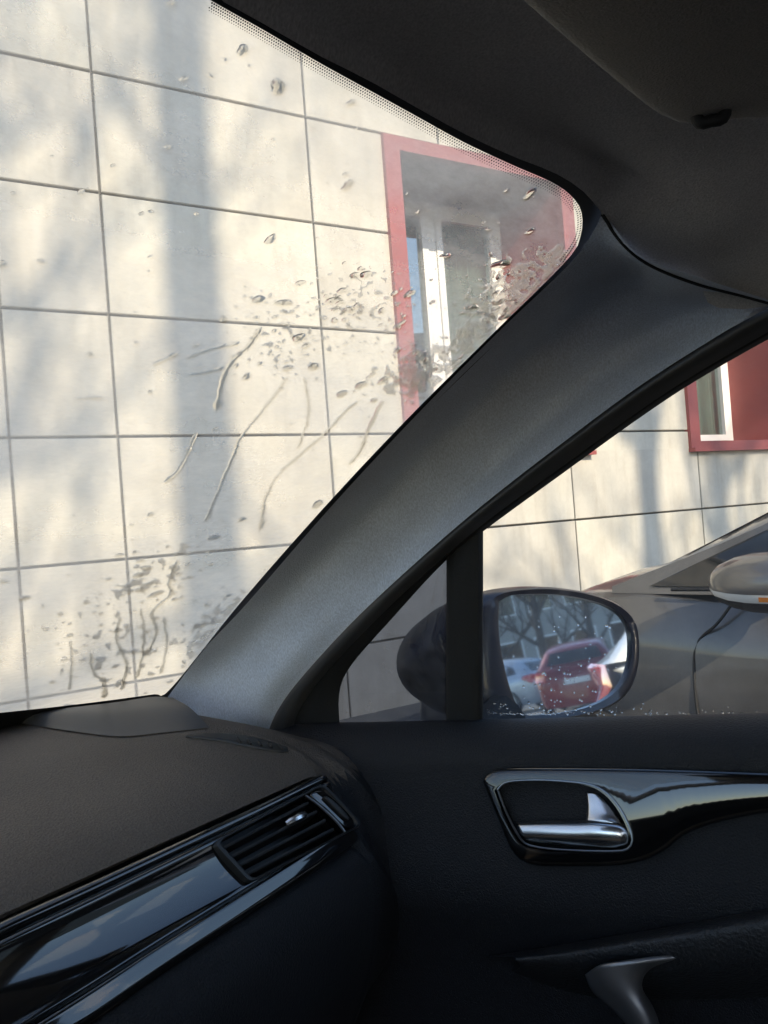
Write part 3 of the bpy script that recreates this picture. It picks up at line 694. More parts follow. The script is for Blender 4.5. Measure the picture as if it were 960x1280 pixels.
# --- side glass, division bar, quarter glass
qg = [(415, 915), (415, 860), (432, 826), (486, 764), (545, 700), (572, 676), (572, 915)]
mk('quarter_window', px(qg, SDo(.004)), [tuple(range(len(qg)))], M['shade_qglass'], car, smooth=False)
sg = [(590, 915), (590, 668), (640, 632), (700, 588), (790, 523), (862, 475), (962, 416), (1060, 362)]
P = px(sg, SDo(.004)) + [A(.875, -.5, .21), A(1.015, -.55, -.26)]
mk('side_window', P, [tuple(range(len(P)))], M['sglass'], car, smooth=False)
bar = [[(558, 930), (558, 800), (558, 694)], [(562, 930), (562, 800), (562, 690)], [(598, 930), (598, 800), (598, 662)], [(604, 930), (604, 800), (604, 655)]]
loft('division_bar', [px(bar[0], SDo(.006)), px(bar[1], SDo(-.010)), px(bar[2], SDo(-.012)), px(bar[3], SDo(.006))], M['rubber'], car, nu=12, sub=3)

# --- door panel
def belt(Y): return -.233 - .049 * Y
prof = [(-.02, 1.045), (-.003, 1.030), (.001, 1.012), (-.003, .992), (-.014, .974), (-.032, .961), (-.05, .957), (-.08, .951), (-.12, .942), (-.155, .935), (-.178, .934), (-.20, .938), (-.24, .952), (-.30, .968), (-.42, .978), (-.60, .985), (-.80, .99)]
pr = crk([Vector((x, 0, z)) for z, x in prof], 3)
rows = [[A(p.x + (0.05 * max(0, Y - .5) if Y > .5 else 0), Y, belt(Y) + p.z) for Y in [0.85 - 1.5 * i / 40 for i in range(41)]] for p in pr]
dv, df = grid(rows); door = mk('door_panel', dv, df, M['doorp'], car); DB = bvh_of(dv, df)
dn = Vector((1, 0, -.21)); NXm = -dn.normalized(); DP = (dn.normalized(), 1.0165 / dn.length)
def DX(X): return (DP[0], DP[1] + (X - .954))
go = [(606, 976), (612, 966), (632, 960), (700, 959), (800, 960), (900, 963), (1000, 967), (1120, 975), (1130, 1002), (1060, 1006), (985, 1012), (930, 1020), (885, 1031), (855, 1044), (835, 1060), (808, 1074), (770, 1081), (710, 1082), (668, 1080), (645, 1066), (628, 1030)]
ho = [(622, 987), (632, 978), (660, 975), (700, 976), (738, 981), (760, 993), (778, 1016), (790, 1045), (786, 1060), (770, 1064), (715, 1063), (672, 1059), (652, 1050), (634, 1018)]
plate('door_trim', px(px2(go + go[:1], 120)[:-1], DP), NXm, .012, .006, M['gloss'], door, px(px2(ho + ho[:1], 70)[:-1], DP), .03)
hr = px(px2(ho + ho[:1], 70)[:-1], DX(.941)); mb = MB(); mb.tube(hr + [hr[0]], .0012, 8, False); mb.obj('handle_bezel', M['bright'], door)
ho2 = px2(ho + ho[:1], 70)[:-1]; b3 = []
for q, dx in ((0.0, .002), (.03, .015), (.10, .032), (.3, .042), (.65, .046), (1, .047)): b3.append([hit(x + (707 - x) * q * .98, y + (1020 - y) * q * .98, DX(.943 + dx)) for x, y in ho2])
v, f = grid(b3, ring=True); mk('handle_bowl', v, f, M['bowl'], door)
# pull lever: a bar that turns up into a broad thumb flap
lv = [[hit(x, y, DX(X)) for x, y, X in r] for r in (
    [(644, 1029, .953), (680, 1027.5, .949), (720, 1027, .946), (745, 1026, .945), (770, 1027, .946), (786, 1030, .95)],
    [(647, 1033, .946), (682, 1032, .940), (722, 1032, .936), (748, 1032, .934), (774, 1036, .938), (788, 1042, .946)],
    [(652, 1044, .944), (686, 1045, .938), (725, 1046, .934), (752, 1047, .933), (776, 1050, .938), (787, 1054, .946)],
    [(660, 1053, .950), (690, 1055, .946), (727, 1057, .943), (754, 1059, .942), (772, 1060, .945), (784, 1060, .95)])]
h1 = loft('door_handle', lv, M['chrome'], door, nu=30, sub=5, thick=.003)
fl = [[hit(x, y, DX(X)) for x, y, X in r] for r in (
    [(734, 990, .956), (735, 1002, .952), (735, 1015, .949), (732, 1028, .945)],
    [(742, 991, .954), (748, 1003, .950), (752, 1016, .946), (756, 1028, .940)],
    [(752, 997, .953), (764, 1010, .950), (774, 1024, .947), (780, 1034, .944)])]
loft('handle_flap', fl, M['chrome'], door, nu=16, sub=5, thick=.003)
# arm rest and silver pull grip
ar = [px([(600, 1196), (690, 1180), (770, 1165), (860, 1148), (960, 1128), (1120, 1102)], XP(.968)), px([(640, 1196), (700, 1188), (780, 1174), (862, 1160), (960, 1142), (1120, 1117)], XP(.915)),
      px([(645, 1200), (705, 1196), (782, 1187), (862, 1177), (960, 1163), (1120, 1142)], XP(.902)), px([(650, 1208), (712, 1216), (785, 1218), (865, 1215), (960, 1208), (1120, 1195)], XP(.915)), px([(640, 1215), (712, 1240), (785, 1250), (865, 1250), (960, 1248), (1120, 1240)], XP(.965))]
loft('arm_rest', ar, M['leather'], door, nu=50, sub=6)
gp = [px([(733, 1217), (742, 1238), (768, 1262), (792, 1292), (812, 1350), (830, 1420)], XP(.905)), px([(752, 1206), (760, 1228), (778, 1250), (800, 1285), (820, 1350), (838, 1420)], XP(.884)),
      px([(798, 1200), (786, 1217), (790, 1240), (810, 1275), (832, 1350), (848, 1420)], XP(.884)), px([(852, 1195), (812, 1208), (800, 1233), (818, 1268), (842, 1350), (858, 1420)], XP(.91))]
loft('pull_grip', gp, M['silver'], door, nu=40, sub=6, thick=.004)

# --- dashboard body
def yw(X): return .862 - .16 * (X - .737) if X > .3 else .932 - .02 * (.3 - X)
def dsec(X):
    dy = -.15 * (X - .564) if X > .0 else .0846
    P = [(yw(X) + .05, -.212), (yw(X) - .04, -.212), (.735, -.221), (.64, -.243), (.60, -.256), (.578, -.267), (.563, -.2775), (.563, -.283), (.60, -.290), (.575, -.352), (.521, -.3615), (.512, -.366), (.506, -.378), (.50, -.42), (.515, -.50), (.56, -.60), (.64, -.75)]
    return [A(X, y + (dy if i > 1 else 0), z) for i, (y, z) in enumerate(P)]
def dend(X, k=0.0):
    q = [(300, 915), (345, 918), (385, 923), (415, 933), (437, 950), (455, 971), (468, 990), (479, 1010), (488, 1030), (497, 1055), (504, 1085), (508, 1110), (505, 1145), (494, 1180), (470, 1225), (420, 1290), (360, 1360)]
    return px([(x - k, y + k * .3) for x, y in q], XP(X))
xs = [-.62, -.3, 0, .2, .35, .5, .62, .72, .80, .85, .868]
secs = [dsec(X) for X in xs]
mid = [a.lerp(b, .55) for a, b in zip(dsec(.90), dend(.94, 4))]
# fill the channel towards the end cheek
def smoothch(P): return P[:6] + [P[5].lerp(P[12], k / 7) for k in range(1, 7)] + P[12:]
secs2 = [smoothch(dsec(.882)), smoothch(mid), dend(.955, 1.0), dend(.985)]
rows = [cr(s, 110) for s in secs] + [cr(s, 110) for s in secs2]
cols = [crk([r[i] for r in rows], 4) for i in range(110)]
rr = [[c[j] for c in cols] for j in range(len(cols[0]))]
bv, bf = grid(rr); dash = mk('dashboard', bv, bf, M['dash'], car, ang=50)
dash.data.materials.append(M['dash_shade'])
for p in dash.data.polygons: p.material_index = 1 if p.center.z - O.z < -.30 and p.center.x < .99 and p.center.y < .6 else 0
BB = bvh_of(bv, bf)

# smooth corner panel beside the glass, side demister slot
def onto_l(pts, b, lift): return [q for q in (onto(b, x, y, lift) for x, y in pts) if q is not None]
cp = [(10, 903), (60, 911), (108, 918), (152, 922), (205, 917), (262, 911)]
top = px([(-10, 897), (50, 889), (100, 883), (150, 877), (190, 871), (216, 872)], (Vector((0, 0, 1)), -.199))
lowr = onto_l(cp, BB, .0015); midr = [a.lerp(b, .5) + Vector((0, 0, .005)) for a, b in zip(cr(lowr, 6), top)]
loft('corner_panel', [top, midr, lowr], M['smooth'], dash, nu=30, sub=6)
sl_o = [(232, 922), (262, 919), (300, 921), (335, 928), (362, 938), (352, 941), (318, 936), (280, 928)]
P = onto_l(px2(sl_o + sl_o[:1], 40)[:-1], BB, .0); 
if len(P) > 10: plate('demister_vent', P, Vector((0, -.25, 1)), .003, .002, M['matte'], dash)
for k in range(5):
    x = 296 + k * 13; p = onto(BB, x, 926 + k * 2.2, .004); q = onto(BB, x + 4, 932 + k * 2.0, .004)
    if p and q: MB().tube([p, q], .0016, 6).obj('demister_fin', M['rubber'], dash)

# --- glossy trim band with its air vent
FP = plane((.15, 1, -.557), Vector((0, .801, 0))); FP = (FP[0], .801 / math.sqrt(.15 ** 2 + 1 + .557 ** 2)); FN = -FP[0]
T0 = [(-260, 1276), (-120, 1208), (0, 1151), (120, 1098), (230, 1048), (320, 1007), (390, 973), (410, 966)]
T1 = [(-260, 1560), (-120, 1455), (0, 1364), (110, 1288), (200, 1224), (300, 1156), (400, 1087), (452, 1050)]
prf = [(0, -.006), (.008, .003), (.03, .0075), (.07, .0085), (.10, .0075), (.115, .0035), (.125, .004), (.135, .0085), (.17, .0095), (.22, .0080), (.32, .0062), (.45, .0055), (.58, .0060), (.66, .0072), (.70, .0085), (.725, .0085), (.735, .004), (.75, .004), (.76, .0095), (.79, .0102), (.83, .0100), (.95, .0095), (.985, .004), (1.0, -.008)]
NU = 90; ta = cr(px(T0, FP), NU); tb = cr(px(T1, FP), NU)
VQ = [(262, 1058), (394, 987), (441, 1036), (306, 1106)]                       # vent opening in the picture
def inside(x, y, Q):
    s = None
    for i in range(len(Q)):
        a, b = Q[i], Q[(i + 1) % len(Q)]; c = (b[0] - a[0]) * (y - a[1]) - (b[1] - a[1]) * (x - a[0])
        if s is None: s = c > 0
        elif (c > 0) != s: return False
    return True
VQ3 = px(VQ, FP)
fx = (VQ3[1] - VQ3[0]).normalized(); fy = fx.cross(FN).normalized()
if fy.z > 0: fy = -fy
q2 = [((p - VQ3[0]).dot(fx), (p - VQ3[0]).dot(fy)) for p in VQ3]
prd = crk([Vector((a, b, 0)) for a, b in prf], 2); rows = []
for p in prd:
    row = []
    for i in range(NU):
        u = i / (NU - 1); end = max(0, (u - .965) / .035); g = 1 - end ** 2
        vv = p.x; row.append(ta[i].lerp(tb[i], vv) + FN * (p.y * g + (-.006) * (1 - g)))
    rows.append(row)
def skipv(i, j):
    c = (rows[j][i] + rows[j + 1][i + 1]) / 2 - VQ3[0]; return inside(c.dot(fx), c.dot(fy), q2)
v, f = grid(rows, skipv); trim = mk('dash_trim', v, f, M['gloss'], car, ang=60)
# vent: bezel, dark shaft, slats, knob, thumb wheel
c4 = sum(VQ3, Vector()) / 4
def rquad(Q, r=.16, n=6):
    o = []
    for i in range(4):
        p0, p1, p2 = Q[i - 1], Q[i], Q[(i + 1) % 4]; a, b = p1.lerp(p0, r * .6 if i % 2 else r), p1.lerp(p2, r if i % 2 else r * .6)
        for k in range(n + 1): t = k / n; o.append(a * (1 - t) ** 2 + p1 * 2 * t * (1 - t) + b * t * t)
    return o
RQ = rquad(VQ3, .12); fr = []
for sc, h in ((1.07, -.004), (1.06, .0105), (1.045, .0125), (1.0, .0128), (.965, .0105), (.955, -.03), (.0, -.03)): fr.append([c4 + (p - c4) * sc + FN * h for p in RQ])
v, f = grid(fr, ring=True); vent = mk('air_vent', v, f, M['matte'], car, ang=30)
def q4(u, w): return VQ3[0].lerp(VQ3[1], u).lerp(VQ3[3].lerp(VQ3[2], u), w)
for k in range(4):
    w_ = .16 + .225 * k; a, b = q4(.02, w_), q4(.80, w_); d = (b - a).normalized(); t = fy
    mb = MB(); s = []
    for h, o2, in ((.010, -.0015), (.0105, .0), (.010, .0015), (-.012, .006), (-.013, .0045)): s.append((h, o2))
    P = [a + FN * h + t * o2 for h, o2 in s] + [b + FN * h + t * o2 for h, o2 in s]; n = len(s)
    mb.add(P, [(i, (i + 1) % n, n + (i + 1) % n, n + i) for i in range(n)] + [tuple(range(n)), tuple(range(n, 2 * n))]); mb.obj('slat', M['gloss'] if False else M['matte'], vent, ang=30)
a, b = q4(.50, .33), q4(.68, .33); mb = MB(); mb.tube(crk([a + FN * .012, a.lerp(b, .5) + FN * .017, b + FN * .013], 5), [.003, .0035, .004, .004, .004, .0042, .0042, .004, .004, .0038, .003], 8); mb.obj('vent_knob', M['chrome'], vent)
P = [q4(.835, .06), q4(.955, .10), q4(.985, .5), q4(.965, .90), q4(.865, .93), q4(.85, .5)]
plate('thumb_wheel_plate', cr(P, 40, True), FN, .0145, .002, M['gloss'], vent)
P = [q4(.80, .02), q4(.83, .30), q4(.845, .7), q4(.835, .98)]; mb = MB(); mb.tube(crk([p + FN * .0135 for p in P], 5), .0016, 8); mb.obj('vent_edge', M['bright'], vent)
P = [q4(.895, .22), q4(.93, .26), q4(.945, .55), q4(.93, .80), q4(.90, .78), q4(.892, .5)]
plate('thumb_wheel', cr(P, 30, True), FN, .0185, .002, M['matte'], vent)

# --- lower cabin, far side and shell of the car (keeps the daylight out)
low = MB(); low.box((-.62, -1.9, .33), (1.02, .60, .36)); low.obj('floor_carpet', M['carpet'], car, smooth=False)
mk('firewall', [A(-.66, .66, -.9), A(1.06, .66, -.9), A(1.06, .94, -.32), A(-.66, .94, -.32)], [(0, 1, 2, 3)], M['carpet'], car, smooth=False)
def side_shell(s, cx):                                       # outer skin below the belt, with thickness, for side s (+1 right)
    rows = []
    for dx, z in ((0.0, -.262), (.03, -.275), (.055, -.40), (.05, -.6), (.03, -.85), (-.02, -.95)):
        rows.append([A(cx + s * (.055 + dx - .05 * max(0, abs(Y + .6) - 1.2)), Y, z - .049 * max(-.6, min(.8, Y)) if z > -.3 else z) for Y in [1.0 - 2.95 * i / 30 for i in range(31)]])
    v, f = grid(rows); o = mk('body_side', v, f, M['navy'], car); mm = o.modifiers.new('thickness', 'SOLIDIFY'); mm.thickness = .004
side_shell(1, 1.01); side_shell(-1, -.58)
lp = [[A(-.60 - (p.x - 1) + .02, Y, belt(Y) + p.z) for Y in [0.85 - 1.5 * i / 20 for i in range(21)]] for p in pr]
v, f = grid(lp); mk('driver_door_panel', v, f, M['doorp'], car)
for s, x0, x1 in ((1, .985, .855), (-1, -.62, -.74 + .25)):
    for (ya, yb, yc, yd) in ((-.60, -.72, -.52, -.64), (-1.55, -1.95, -1.35, -1.72)):
        mb = MB(); a = [A(x0, ya, -.26), A(x0, yb, -.26), A(x1, yd, .21), A(x1, yc, .21)]; b = [p + Vector((s * .06, 0, 0)) for p in a]
        mb.add(a + b, [(0, 1, 2, 3), (4, 5, 6, 7)] + [(i, (i + 1) % 4, 4 + (i + 1) % 4, 4 + i) for i in range(4)]); mb.obj('body_pillar', M['smooth'], car, smooth=False)
    mb = MB(); mb.tube([A(x1 + s * .075, -.04, .175), A(x1 + s * .05, -.5, .235), A(x1 + s * .03, -1.0, .235), A(x1 + s * .02, -1.7, .19)], .035, 10); mb.obj('roof_rail', M['smooth'], car)
mk('rear_panel', [A(-.62, -1.75, -.9), A(1.0, -1.75, -.9), A(1.0, -1.95, -.15), A(-.62, -1.95, -.15)], [(0, 1, 2, 3)], M['carpet'], car, smooth=False)
mk('rear_seats', *grid([[A(x, y, z) for x in (-.58, 0, .4, .98)] for y, z in ((-.75, -.72), (-.95, -.62), (-1.15, -.66), (-1.3, -.5), (-1.4, -.1), (-1.5, -.06), (-1.55, -.3))]), M['carpet'], car)
rf = []
for j, (Y, z) in enumerate(((0, 0), (.03, .335), (-.1, .345), (-.5, .352), (-1.0, .345), (-1.72, .295))):
    if j == 0: rf.append([p + Vector((0, -.004, .03)) for p in cr(hl[0], 21)]); continue
    rf.append([A(.06 + .82 * q, Y, z - .085 * abs(q) ** 3) for q in [-1 + k / 10 for k in range(21)]])
v, f = grid(rf); mk('roof_panel', v, f, M['navy'], car)
bn = [[A(.20 + .86 * (1 - .10 * j / 6) * q, yw(.3) + .05 + .22 * 0 + 1.15 * j / 6 - .16 * abs(q) ** 2, -.275 - .05 * (j / 6) - .17 * (j / 6) ** 3 - .03 * abs(q) ** 3) for q in [-1 + k / 10 for k in range(21)]] for j in range(7)]
v, f = grid(bn); mk('bonnet', v, f, M['navy'], car)
mb = MB(); mb.tube([A(-.66, .84, -.25), A(-.60, .5, -.02), A(-.52, .14, .20), A(-.50, 0, .23)], .035, 10); mb.obj('driver_pillar', M['pillar'], car)
for X in (-.48, 1.02):
    for Y in (1.45, -1.2): wheel(car, Vector((0, 0, 0)), 1 if X > 0 else -1).location = Vector((X, Y, .32)) - car.location

# --- sun visor, folded up under the headliner
VZ = (Vector((0, 0, 1)), .226)
vo = [(560, -70), (640, 0), (700, 52), (760, 102), (805, 138), (830, 153), (852, 159), (880, 157), (920, 153), (985, 142), (1060, 60), (1000, -80), (820, -190), (640, -160)]
vis = plate('sun_visor', [p + Vector((0, 0, .016)) for p in px(px2(vo + vo[:1], 90)[:-1], (Vector((0, 0, 1)), .216))], Vector((0, 0, -1)), .016, .007, M['visor'], car, dome=.003)
a, b = hit(872, 150, (Vector((0, 0, 1)), .214)), hit(906, 143, (Vector((0, 0, 1)), .214)); mb = MB(); mb.tube(crk([a + Vector((0, 0, .02)), a, a.lerp(b, .5) + Vector((0, 0, -.002)), b, b + Vector((0, 0, .02))], 4), .0036, 10); mb.obj('visor_clip', M['rubber'], vis)

# --- door mirror
mc = hit(706, 815, XP(1.25)); MN = Vector((-.5655, -.817, .115)).normalized(); MP = (MN, MN.dot(mc - O))
mo = [(603, 752), (618, 741), (650, 735), (690, 734), (735, 741), (772, 755), (793, 776), (799, 803), (797, 835), (786, 864), (762, 884), (725, 896), (680, 902), (640, 902), (612, 890), (603, 850), (600, 800)]
mg = [(622, 752), (640, 744), (690, 743), (735, 750), (768, 763), (784, 782), (788, 806), (785, 834), (774, 858), (752, 876), (718, 888), (680, 893), (655, 893), (640, 872), (628, 830), (622, 790)]
rim = px(px2(mo + mo[:1], 60)[:-1], MP); gl_ = px(px2(mg + mg[:1], 60)[:-1], MP); cen = sum(rim, Vector()) / len(rim); ft = Vector((-.12, .98, 0)).normalized()
sec = [[p + MN * (-.004) for p in gl_], [p + MN * .003 for p in gl_], [p.lerp(g, .35) + MN * .006 for p, g in zip(rim, gl_)], [p for p in rim]]
hx = (MN.cross(u0)).normalized(); hz = hx.cross(MN); rw = max(abs((p - cen).dot(hx)) for p in rim); rh = max(abs((p - cen).dot(hz)) for p in rim)
for (d, s, e) in ((.025, 1.02, .1), (.06, .99, .45), (.095, .91, .8), (.125, .78, 1), (.15, .60, 1), (.168, .38, 1), (.176, .2, 1), (.179, .03, 1)):
    ring = []
    for p in rim:
        a = math.atan2((p - cen).dot(hz) / rh, (p - cen).dot(hx) / rw); q = hx * rw * math.cos(a) + hz * rh * math.sin(a); ring.append(cen + (p - cen).lerp(q, e) * s + ft * d)
    sec.append(ring)
v, f = grid(sec, ring=True); hs = mk('side_mirror', v, f, M['navy'], car, ang=60)
g2 = [p + MN * (-.002) for p in gl_]; mk('mirror_glass', g2, [tuple(range(len(g2)))], M['mirror'], hs, smooth=False)
mb = MB(); mb.tube([cen + Vector((-.10, .05, -.07)), cen + Vector((-.15, .07, -.085)), cen + Vector((-.22, .08, -.10))], [.035, .03, .04], 10); mb.obj('mirror_arm', M['rubber'], hs)

# ------------------------------------------------------------------ water on the windscreen
rg = random.Random(5)
t1 = Vector((1, 0, 0)); t1 = (t1 - wn * t1.dot(wn)).normalized(); t2 = wn.cross(t1)
def flat(c):
    """drops lie flatter where the glass leans away"""
    q = abs((c - O).normalized().dot(wn)); return max(.12, min(1.0, 1.5 * q * q))
def drop_mesh(x, y, rx, ry, ang, hgt, mb, seed=0, n=14):
    c = hit(x, y, WSo(.0012)); k = depth(c) / F; e1 = (hit(x + 1, y, WSo(.0012)) - hit(x - 1, y, WSo(.0012))).normalized(); e2 = wn.cross(e1)
    if e2.z < 0: e2 = -e2
    rgd = random.Random(seed); ph = [rgd.uniform(0, 6.28) for _ in range(3)]; am = [rgd.uniform(.05, .2), rgd.uniform(.03, .12), rgd.uniform(.02, .07)]
    def out(a): return 1 + am[0] * math.sin(2 * a + ph[0]) + am[1] * math.sin(3 * a + ph[1]) + am[2] * math.sin(5 * a + ph[2])
    ca, sa = math.cos(ang), math.sin(ang); rows = []
    hm = hgt * min(rx, ry) * k * flat(c)
    for q in (1.0, .93, .78, .55, .28):
        hh = hm * (1 - q ** 2.2) if q < 1 else 0
        r_ = []
        for i in range(n):
            a = 2 * math.pi * i / n; o = out(a) * q; X = rx * k * o * math.cos(a); Y = ry * k * o * math.sin(a)
            r_.append(c + e1 * (X * ca - Y * sa) + e2 * (X * sa + Y * ca) + wn * hh)
        rows.append(r_)
    v, f = grid(rows, ring=True); v = v + [c + wn * hm]; L = len(v) - 1
    f = f + [(len(v) - 1 - n + i, len(v) - 1 - n + (i + 1) % n, L) for i in range(n)] + [tuple(range(n))[::-1]]
    mb.add(v, f)
big = [(303, 62, 7, 8, .4), (347, 108, 11, 10, 0), (438, 128, 6, 4, .3), (434, 231, 9, 6, .7), (338, 299, 9, 7, .7), (661, 241, 10, 7, .8), (662, 288, 8, 5, .9), (626, 330, 15, 8, .1),
       (457, 343, 8, 7, -.2), (428, 363, 8, 5, .1), (512, 367, 9, 6, .3), (323, 374, 10, 6, 0), (355, 378, 13, 5, .1), (373, 422, 9, 8, 0), (359, 460, 7, 5, .3), (392, 458, 8, 6, -.4), (308, 471, 6, 5, .6),
       (451, 481, 9, 7, .3), (427, 492, 9, 6, .5), (302, 649, 7, 4, 0), (397, 630, 8, 9, 0), (214, 3, 5, 4, 0), (51, 326, 5, 3, 0), (65, 852, 5, 3, 0), (557, 319, 9, 4, -.1)]
where = ['round water drop high on the glass beside the trunk shadow', 'largest round water drop, high on the glass below the dark roof edge', 'small flat water drop under the dotted rim above the window', 'slanted water drop between the panel joint and the red frame',
         'slanted water drop alone above the spatter, left of a vertical joint', 'upper slanted water drop over the shaded recess of the red window', 'water drop below another over the red window side', 'long lumpy water drop just above the slush beside the pillar',
         'round water drop on the last pale panel before the red frame', 'flat water drop below the round one left of the red frame', 'water drop lying over the red window frame', 'water drop at the spatter rim where the trunk shadow ends', 'widest flat water drop in the middle of the spatter',
         'round glassy water drop just under the horizontal joint', 'water drop above the long runnel in the lower spatter', 'tilted water drop low in the spatter beside the vertical joint', 'lowest water drop at the shadow side of the spatter', 'round water drop below the spatter near the slush', 'oval water drop below the spatter where a runnel starts',
         'flat lone water drop low on the glass below the runnels', 'water drop touching the pillar edge halfway down the glass', 'tiny water drop at the very top of the glass', 'small lone water drop on the leftmost panels at mid height', 'small dark water drop low at the left just above the dashboard', 'thin flat water drop over the white window post']
for i, (x, y, a, b, an) in enumerate(big):
    mb = MB(); drop_mesh(x, y, a, b, an, .40, mb, 100 + i, 20)
    tag(mb.obj('water_drop', M['water'], ang=60), where[i], 'water drop', 'single large water drops on the windscreen')

mb = MB()
def dens(x, y):
    d = 0
    for cx, cy, ax, ay, an, w in ((440, 395, 130, 70, -.2, .55), (640, 365, 75, 45, -.6, .9), (530, 450, 60, 35, -.3, .8), (330, 430, 90, 60, 0, .5), (180, 730, 110, 55, -.4, .7), (130, 800, 90, 70, 0, .45), (260, 780, 60, 45, -.8, .5)):
        dx, dy = x - cx, y - cy; c, s = math.cos(an), math.sin(an); u, v_ = (dx * c + dy * s) / ax, (-dx * s + dy * c) / ay
        d = max(d, w * math.exp(-(u * u + v_ * v_) * 1.1))
    return d
EX = [(p.x, p.y) for p in cr([Vector((x, y, 0)) for x, y in E[11:19]], 60)]
def on_glass(x, y):                                          # left of the pillar edge
    if y < 275: return True
    for (x0, y0_), (x1, y1_) in zip(EX, EX[1:]):
        if y0_ <= y <= y1_: return x < x0 + (x1 - x0) * (y - y0_) / max(1e-6, y1_ - y0_) - 2
    return y < 868
cnt = 0
for i in range(22000):
    x, y = rg.uniform(0, 730), rg.uniform(0, 885)
    if not on_glass(x, y): continue
    d = dens(x, y); cl = noise.noise(Vector((x * .03, y * .03, 3)))
    if rg.random() > d * d * (1.0 + 1.6 * cl) * .9 + .004: continue
    r_ = min(5.5, .9 + rg.expovariate(1 / 1.1)); st_ = rg.uniform(.9, 2.2) if rg.random() < .6 else 1
    drop_mesh(x, y, r_ * st_, r_, rg.gauss(.15, .35), .32, mb, i, 9 if r_ < 2 else 12); cnt += 1
tag(mb.obj('water_droplets', M['thin'], ang=60), 'fine spatter of small water droplets across the windscreen', 'water', kind='stuff')

# runnels: narrow trails of water running down the glass
def trail(pts, r, seed, bead=True):
    rgd = random.Random(seed); P = px2(pts, max(8, int(sum(math.hypot(b[0] - a[0], b[1] - a[1]) for a, b in zip(pts, pts[1:])) / 2.2))); rows = []
    n = len(P)
    for i, (x, y) in enumerate(P):
        x += 1.6 * noise.noise(Vector((i * .21, seed * 3.1, 0))) + .9 * noise.noise(Vector((i * .7, seed, 4)))
        c = hit(x, y, WSo(.0012)); k = depth(c) / F
        a = hit(*P[max(0, i - 1)], WSo(.0012)); b = hit(*P[min(n - 1, i + 1)], WSo(.0012)); t = (b - a).normalized(); s = wn.cross(t)
        w = r * (.55 + .6 * abs(noise.noise(Vector((i * .13, seed, 9)))) + .5 * max(0, noise.noise(Vector((i * .33, seed, 2))))) * k
        if i > n - 6 and bead: w *= 1.5
        if i in (0, n - 1): w *= .1
        fl = flat(c) * 1.2
        rows.append([c - s * w, c - s * w * .55 + wn * w * .10 * fl, c + wn * w * .15 * fl, c + s * w * .55 + wn * w * .10 * fl, c + s * w])
    v, f = grid(rows, ring=True); f += [tuple(range(5)), tuple(len(v) - 5 + q for q in range(5))]
    m = MB().add(v, f)
    return m
TR = [([(326, 408), (312, 430), (298, 443), (283, 462), (275, 484), (271, 512)], 3.4), ([(360, 470), (338, 500), (320, 522), (300, 548), (290, 572), (276, 605), (257, 652)], 2.6), ([(246, 540), (236, 562), (226, 584), (206, 603)], 2.8),
      ([(446, 500), (424, 522), (400, 546), (370, 572), (345, 596), (330, 628), (325, 662)], 2.8), ([(477, 500), (462, 534), (448, 566), (436, 580)], 3.0), ([(380, 470), (386, 510), (378, 545), (372, 560)], 1.6),
      ([(222, 700), (212, 728), (214, 742), (190, 765), (196, 790), (180, 820)], 2.6), ([(112, 815), (118, 842), (129, 850), (130, 872)], 2.8), ([(150, 770), (146, 800), (158, 830), (152, 862)], 2.2), ([(176, 760), (180, 800), (172, 846)], 2.0),
      ([(88, 800), (90, 830), (86, 862)], 1.8), ([(205, 770), (208, 810), (200, 842)], 2.0), ([(232, 447), (262, 436), (300, 428)], 2.0), ([(234, 468), (255, 465), (279, 459)], 1.8), ([(92, 498), (110, 496), (128, 497)], 1.4), ([(190, 455), (208, 448), (222, 440)], 2.2)]
mb = MB()
for i, (p, r_) in enumerate(TR): m = trail(p, r_ * 1.35, i + 1); mb.add(m.v, m.f)
tag(mb.obj('water_runnels', M['thin'], ang=60), 'thin trails of water running down the windscreen', 'water', kind='stuff')

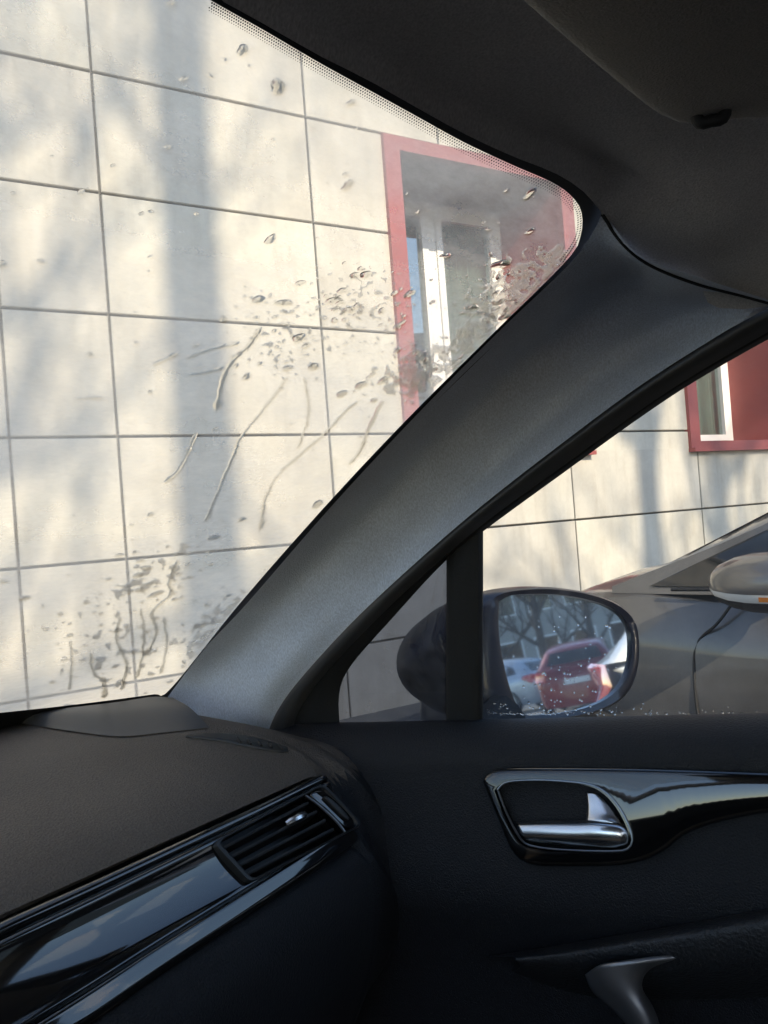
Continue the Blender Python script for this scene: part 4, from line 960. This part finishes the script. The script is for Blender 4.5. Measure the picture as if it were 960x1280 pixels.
# wet slush and puddled film: a height field kept where it rises above the glass
def film(x0, y0, x1, y1, step, hf, mb):
    fn, amp = hf; nx_ = int((x1 - x0) / step); ny_ = int((y1 - y0) / step); idx = {}; V = []; Fc = []
    h = [[fn(x0 + i * step, y0 + j * step) for i in range(nx_ + 1)] for j in range(ny_ + 1)]
    def vid(i, j):
        if (i, j) not in idx:
            x, y = x0 + i * step, y0 + j * step; hh = h[j][i]
            if hh <= 0:                                       # slide rim vertices onto the shore line
                sx_ = sy_ = 0; n = 0
                for di, dj in ((1, 0), (-1, 0), (0, 1), (0, -1), (1, 1), (1, -1), (-1, 1), (-1, -1)):
                    a, b = i + di, j + dj
                    if 0 <= a <= nx_ and 0 <= b <= ny_ and h[b][a] > 0:
                        t = h[b][a] / (h[b][a] - hh); sx_ += x + di * step * (1 - t); sy_ += y + dj * step * (1 - t); n += 1
                if n: x, y = sx_ / n, sy_ / n
            c = hit(x, y, WSo(.0011)); k = depth(c) / F
            idx[(i, j)] = len(V); V.append(c + wn * (amp * max(0, hh) ** .8 * .36 * flat(c) + .03) * k); V.append(c)
        return idx[(i, j)]
    cells = {(i, j) for j in range(ny_) for i in range(nx_) if max(h[j][i], h[j][i + 1], h[j + 1][i + 1], h[j + 1][i]) > 0}
    for (i, j) in cells:
        q = [vid(i, j), vid(i + 1, j), vid(i + 1, j + 1), vid(i, j + 1)]; Fc.append(tuple(q)); Fc.append(tuple(p + 1 for p in q[::-1]))
        for (di, dj, a, b) in ((0, -1, 0, 1), (1, 0, 1, 2), (0, 1, 2, 3), (-1, 0, 3, 0)):
            if (i + di, j + dj) not in cells: Fc.append((q[b], q[a], q[a] + 1, q[b] + 1))
    if V:
        if (Vector(V[Fc[0][1]]) - V[Fc[0][0]]).cross(V[Fc[0][2]] - V[Fc[0][1]]).dot(wn) < 0: Fc = [q[::-1] for q in Fc]
        mb.add(V, Fc)
def zone(x, y, Z):
    d = -9
    for cx, cy, ax, ay, an, w in Z:
        dx, dy = x - cx, y - cy; c, s = math.cos(an), math.sin(an); u, v_ = (dx * c + dy * s) / ax, (-dx * s + dy * c) / ay
        d = max(d, w * (1 - (u * u + v_ * v_)))
    return d
def slush(Z, fs, amp, seed, thr):
    def h(x, y):
        if not on_glass(x + 2, y): return -1
        z = zone(x, y, Z)
        n1 = noise.noise(Vector((x * fs, y * fs * 1.25, seed))) ; n2 = noise.noise(Vector((x * fs * 2.3, y * fs * 2.9, seed + 5)))
        return n1 + .4 * n2 + .55 * max(z, -2) - thr
    return h, amp
mb = MB()
film(560, 300, 730, 450, 1.5, slush([(635, 375, 72, 40, -.65, 1.1), (690, 330, 36, 22, -.6, .9)], .10, 3.0, 2, .22), mb)
film(450, 405, 620, 520, 1.5, slush([(530, 462, 66, 32, -.35, 1.1), (580, 430, 36, 22, -.7, .9)], .10, 2.8, 8, .26), mb)
film(380, 320, 520, 440, 1.5, slush([(450, 380, 70, 55, -.2, .6)], .13, 2.0, 12, .52), mb)
film(290, 340, 420, 500, 1.5, slush([(355, 420, 65, 75, -.2, .55)], .12, 2.0, 41, .60), mb)
film(110, 660, 300, 800, 1.8, slush([(185, 722, 75, 26, -.55, .9), (225, 690, 40, 22, -.2, .7)], .085, 2.4, 17, .55), mb)
film(210, 720, 330, 850, 1.5, slush([(268, 782, 66, 22, -.85, 1.0)], .12, 1.8, 23, .38), mb)
film(50, 740, 260, 876, 2.0, slush([(150, 810, 105, 60, 0, .5)], .085, 1.6, 29, .58), mb)
tag(mk('water_slush', mb.v, mb.f, M['slush'], ang=60, fix=False), 'wet lumps of melting slush along the windscreen edge', 'water', kind='stuff')

# specks of water on the door mirror and along the foot of the side window
mb = MB()
def speck(c, n, r, mb):
    a = n.orthogonal().normalized(); b = n.cross(a); k = 8; rows = [[c + (a * math.cos(2 * math.pi * i / k) + b * math.sin(2 * math.pi * i / k)) * r * q + n * r * h for i in range(k)] for q, h in ((1, 0), (.75, .35), (.35, .5))]
    v, f = grid(rows, ring=True); mb.add(v, f + [tuple(range(k))[::-1], tuple(len(v) - k + i for i in range(k))])
for i in range(120):
    x, y = rg.gauss(715, 45), rg.gauss(840, 38)
    if inside(x, y, [(630, 750), (735, 755), (782, 790), (778, 850), (720, 884), (650, 886)]): speck(hit(x, y, MP) + MN * (-.0018), MN, rg.uniform(.0006, .0022), mb)
SN = -SD[0]
for i in range(130):
    x = rg.uniform(606, 955) if i > 50 else rg.uniform(606, 760); y = 893 - rg.expovariate(1 / 3.5)
    speck(hit(x, y, SDo(.0065)), SD[0], rg.uniform(.0006, .0018), mb)
tag(mb.obj('water_specks', M['water'], ang=60), 'tiny water specks on the door mirror and along the foot of the side window', 'water', kind='stuff')
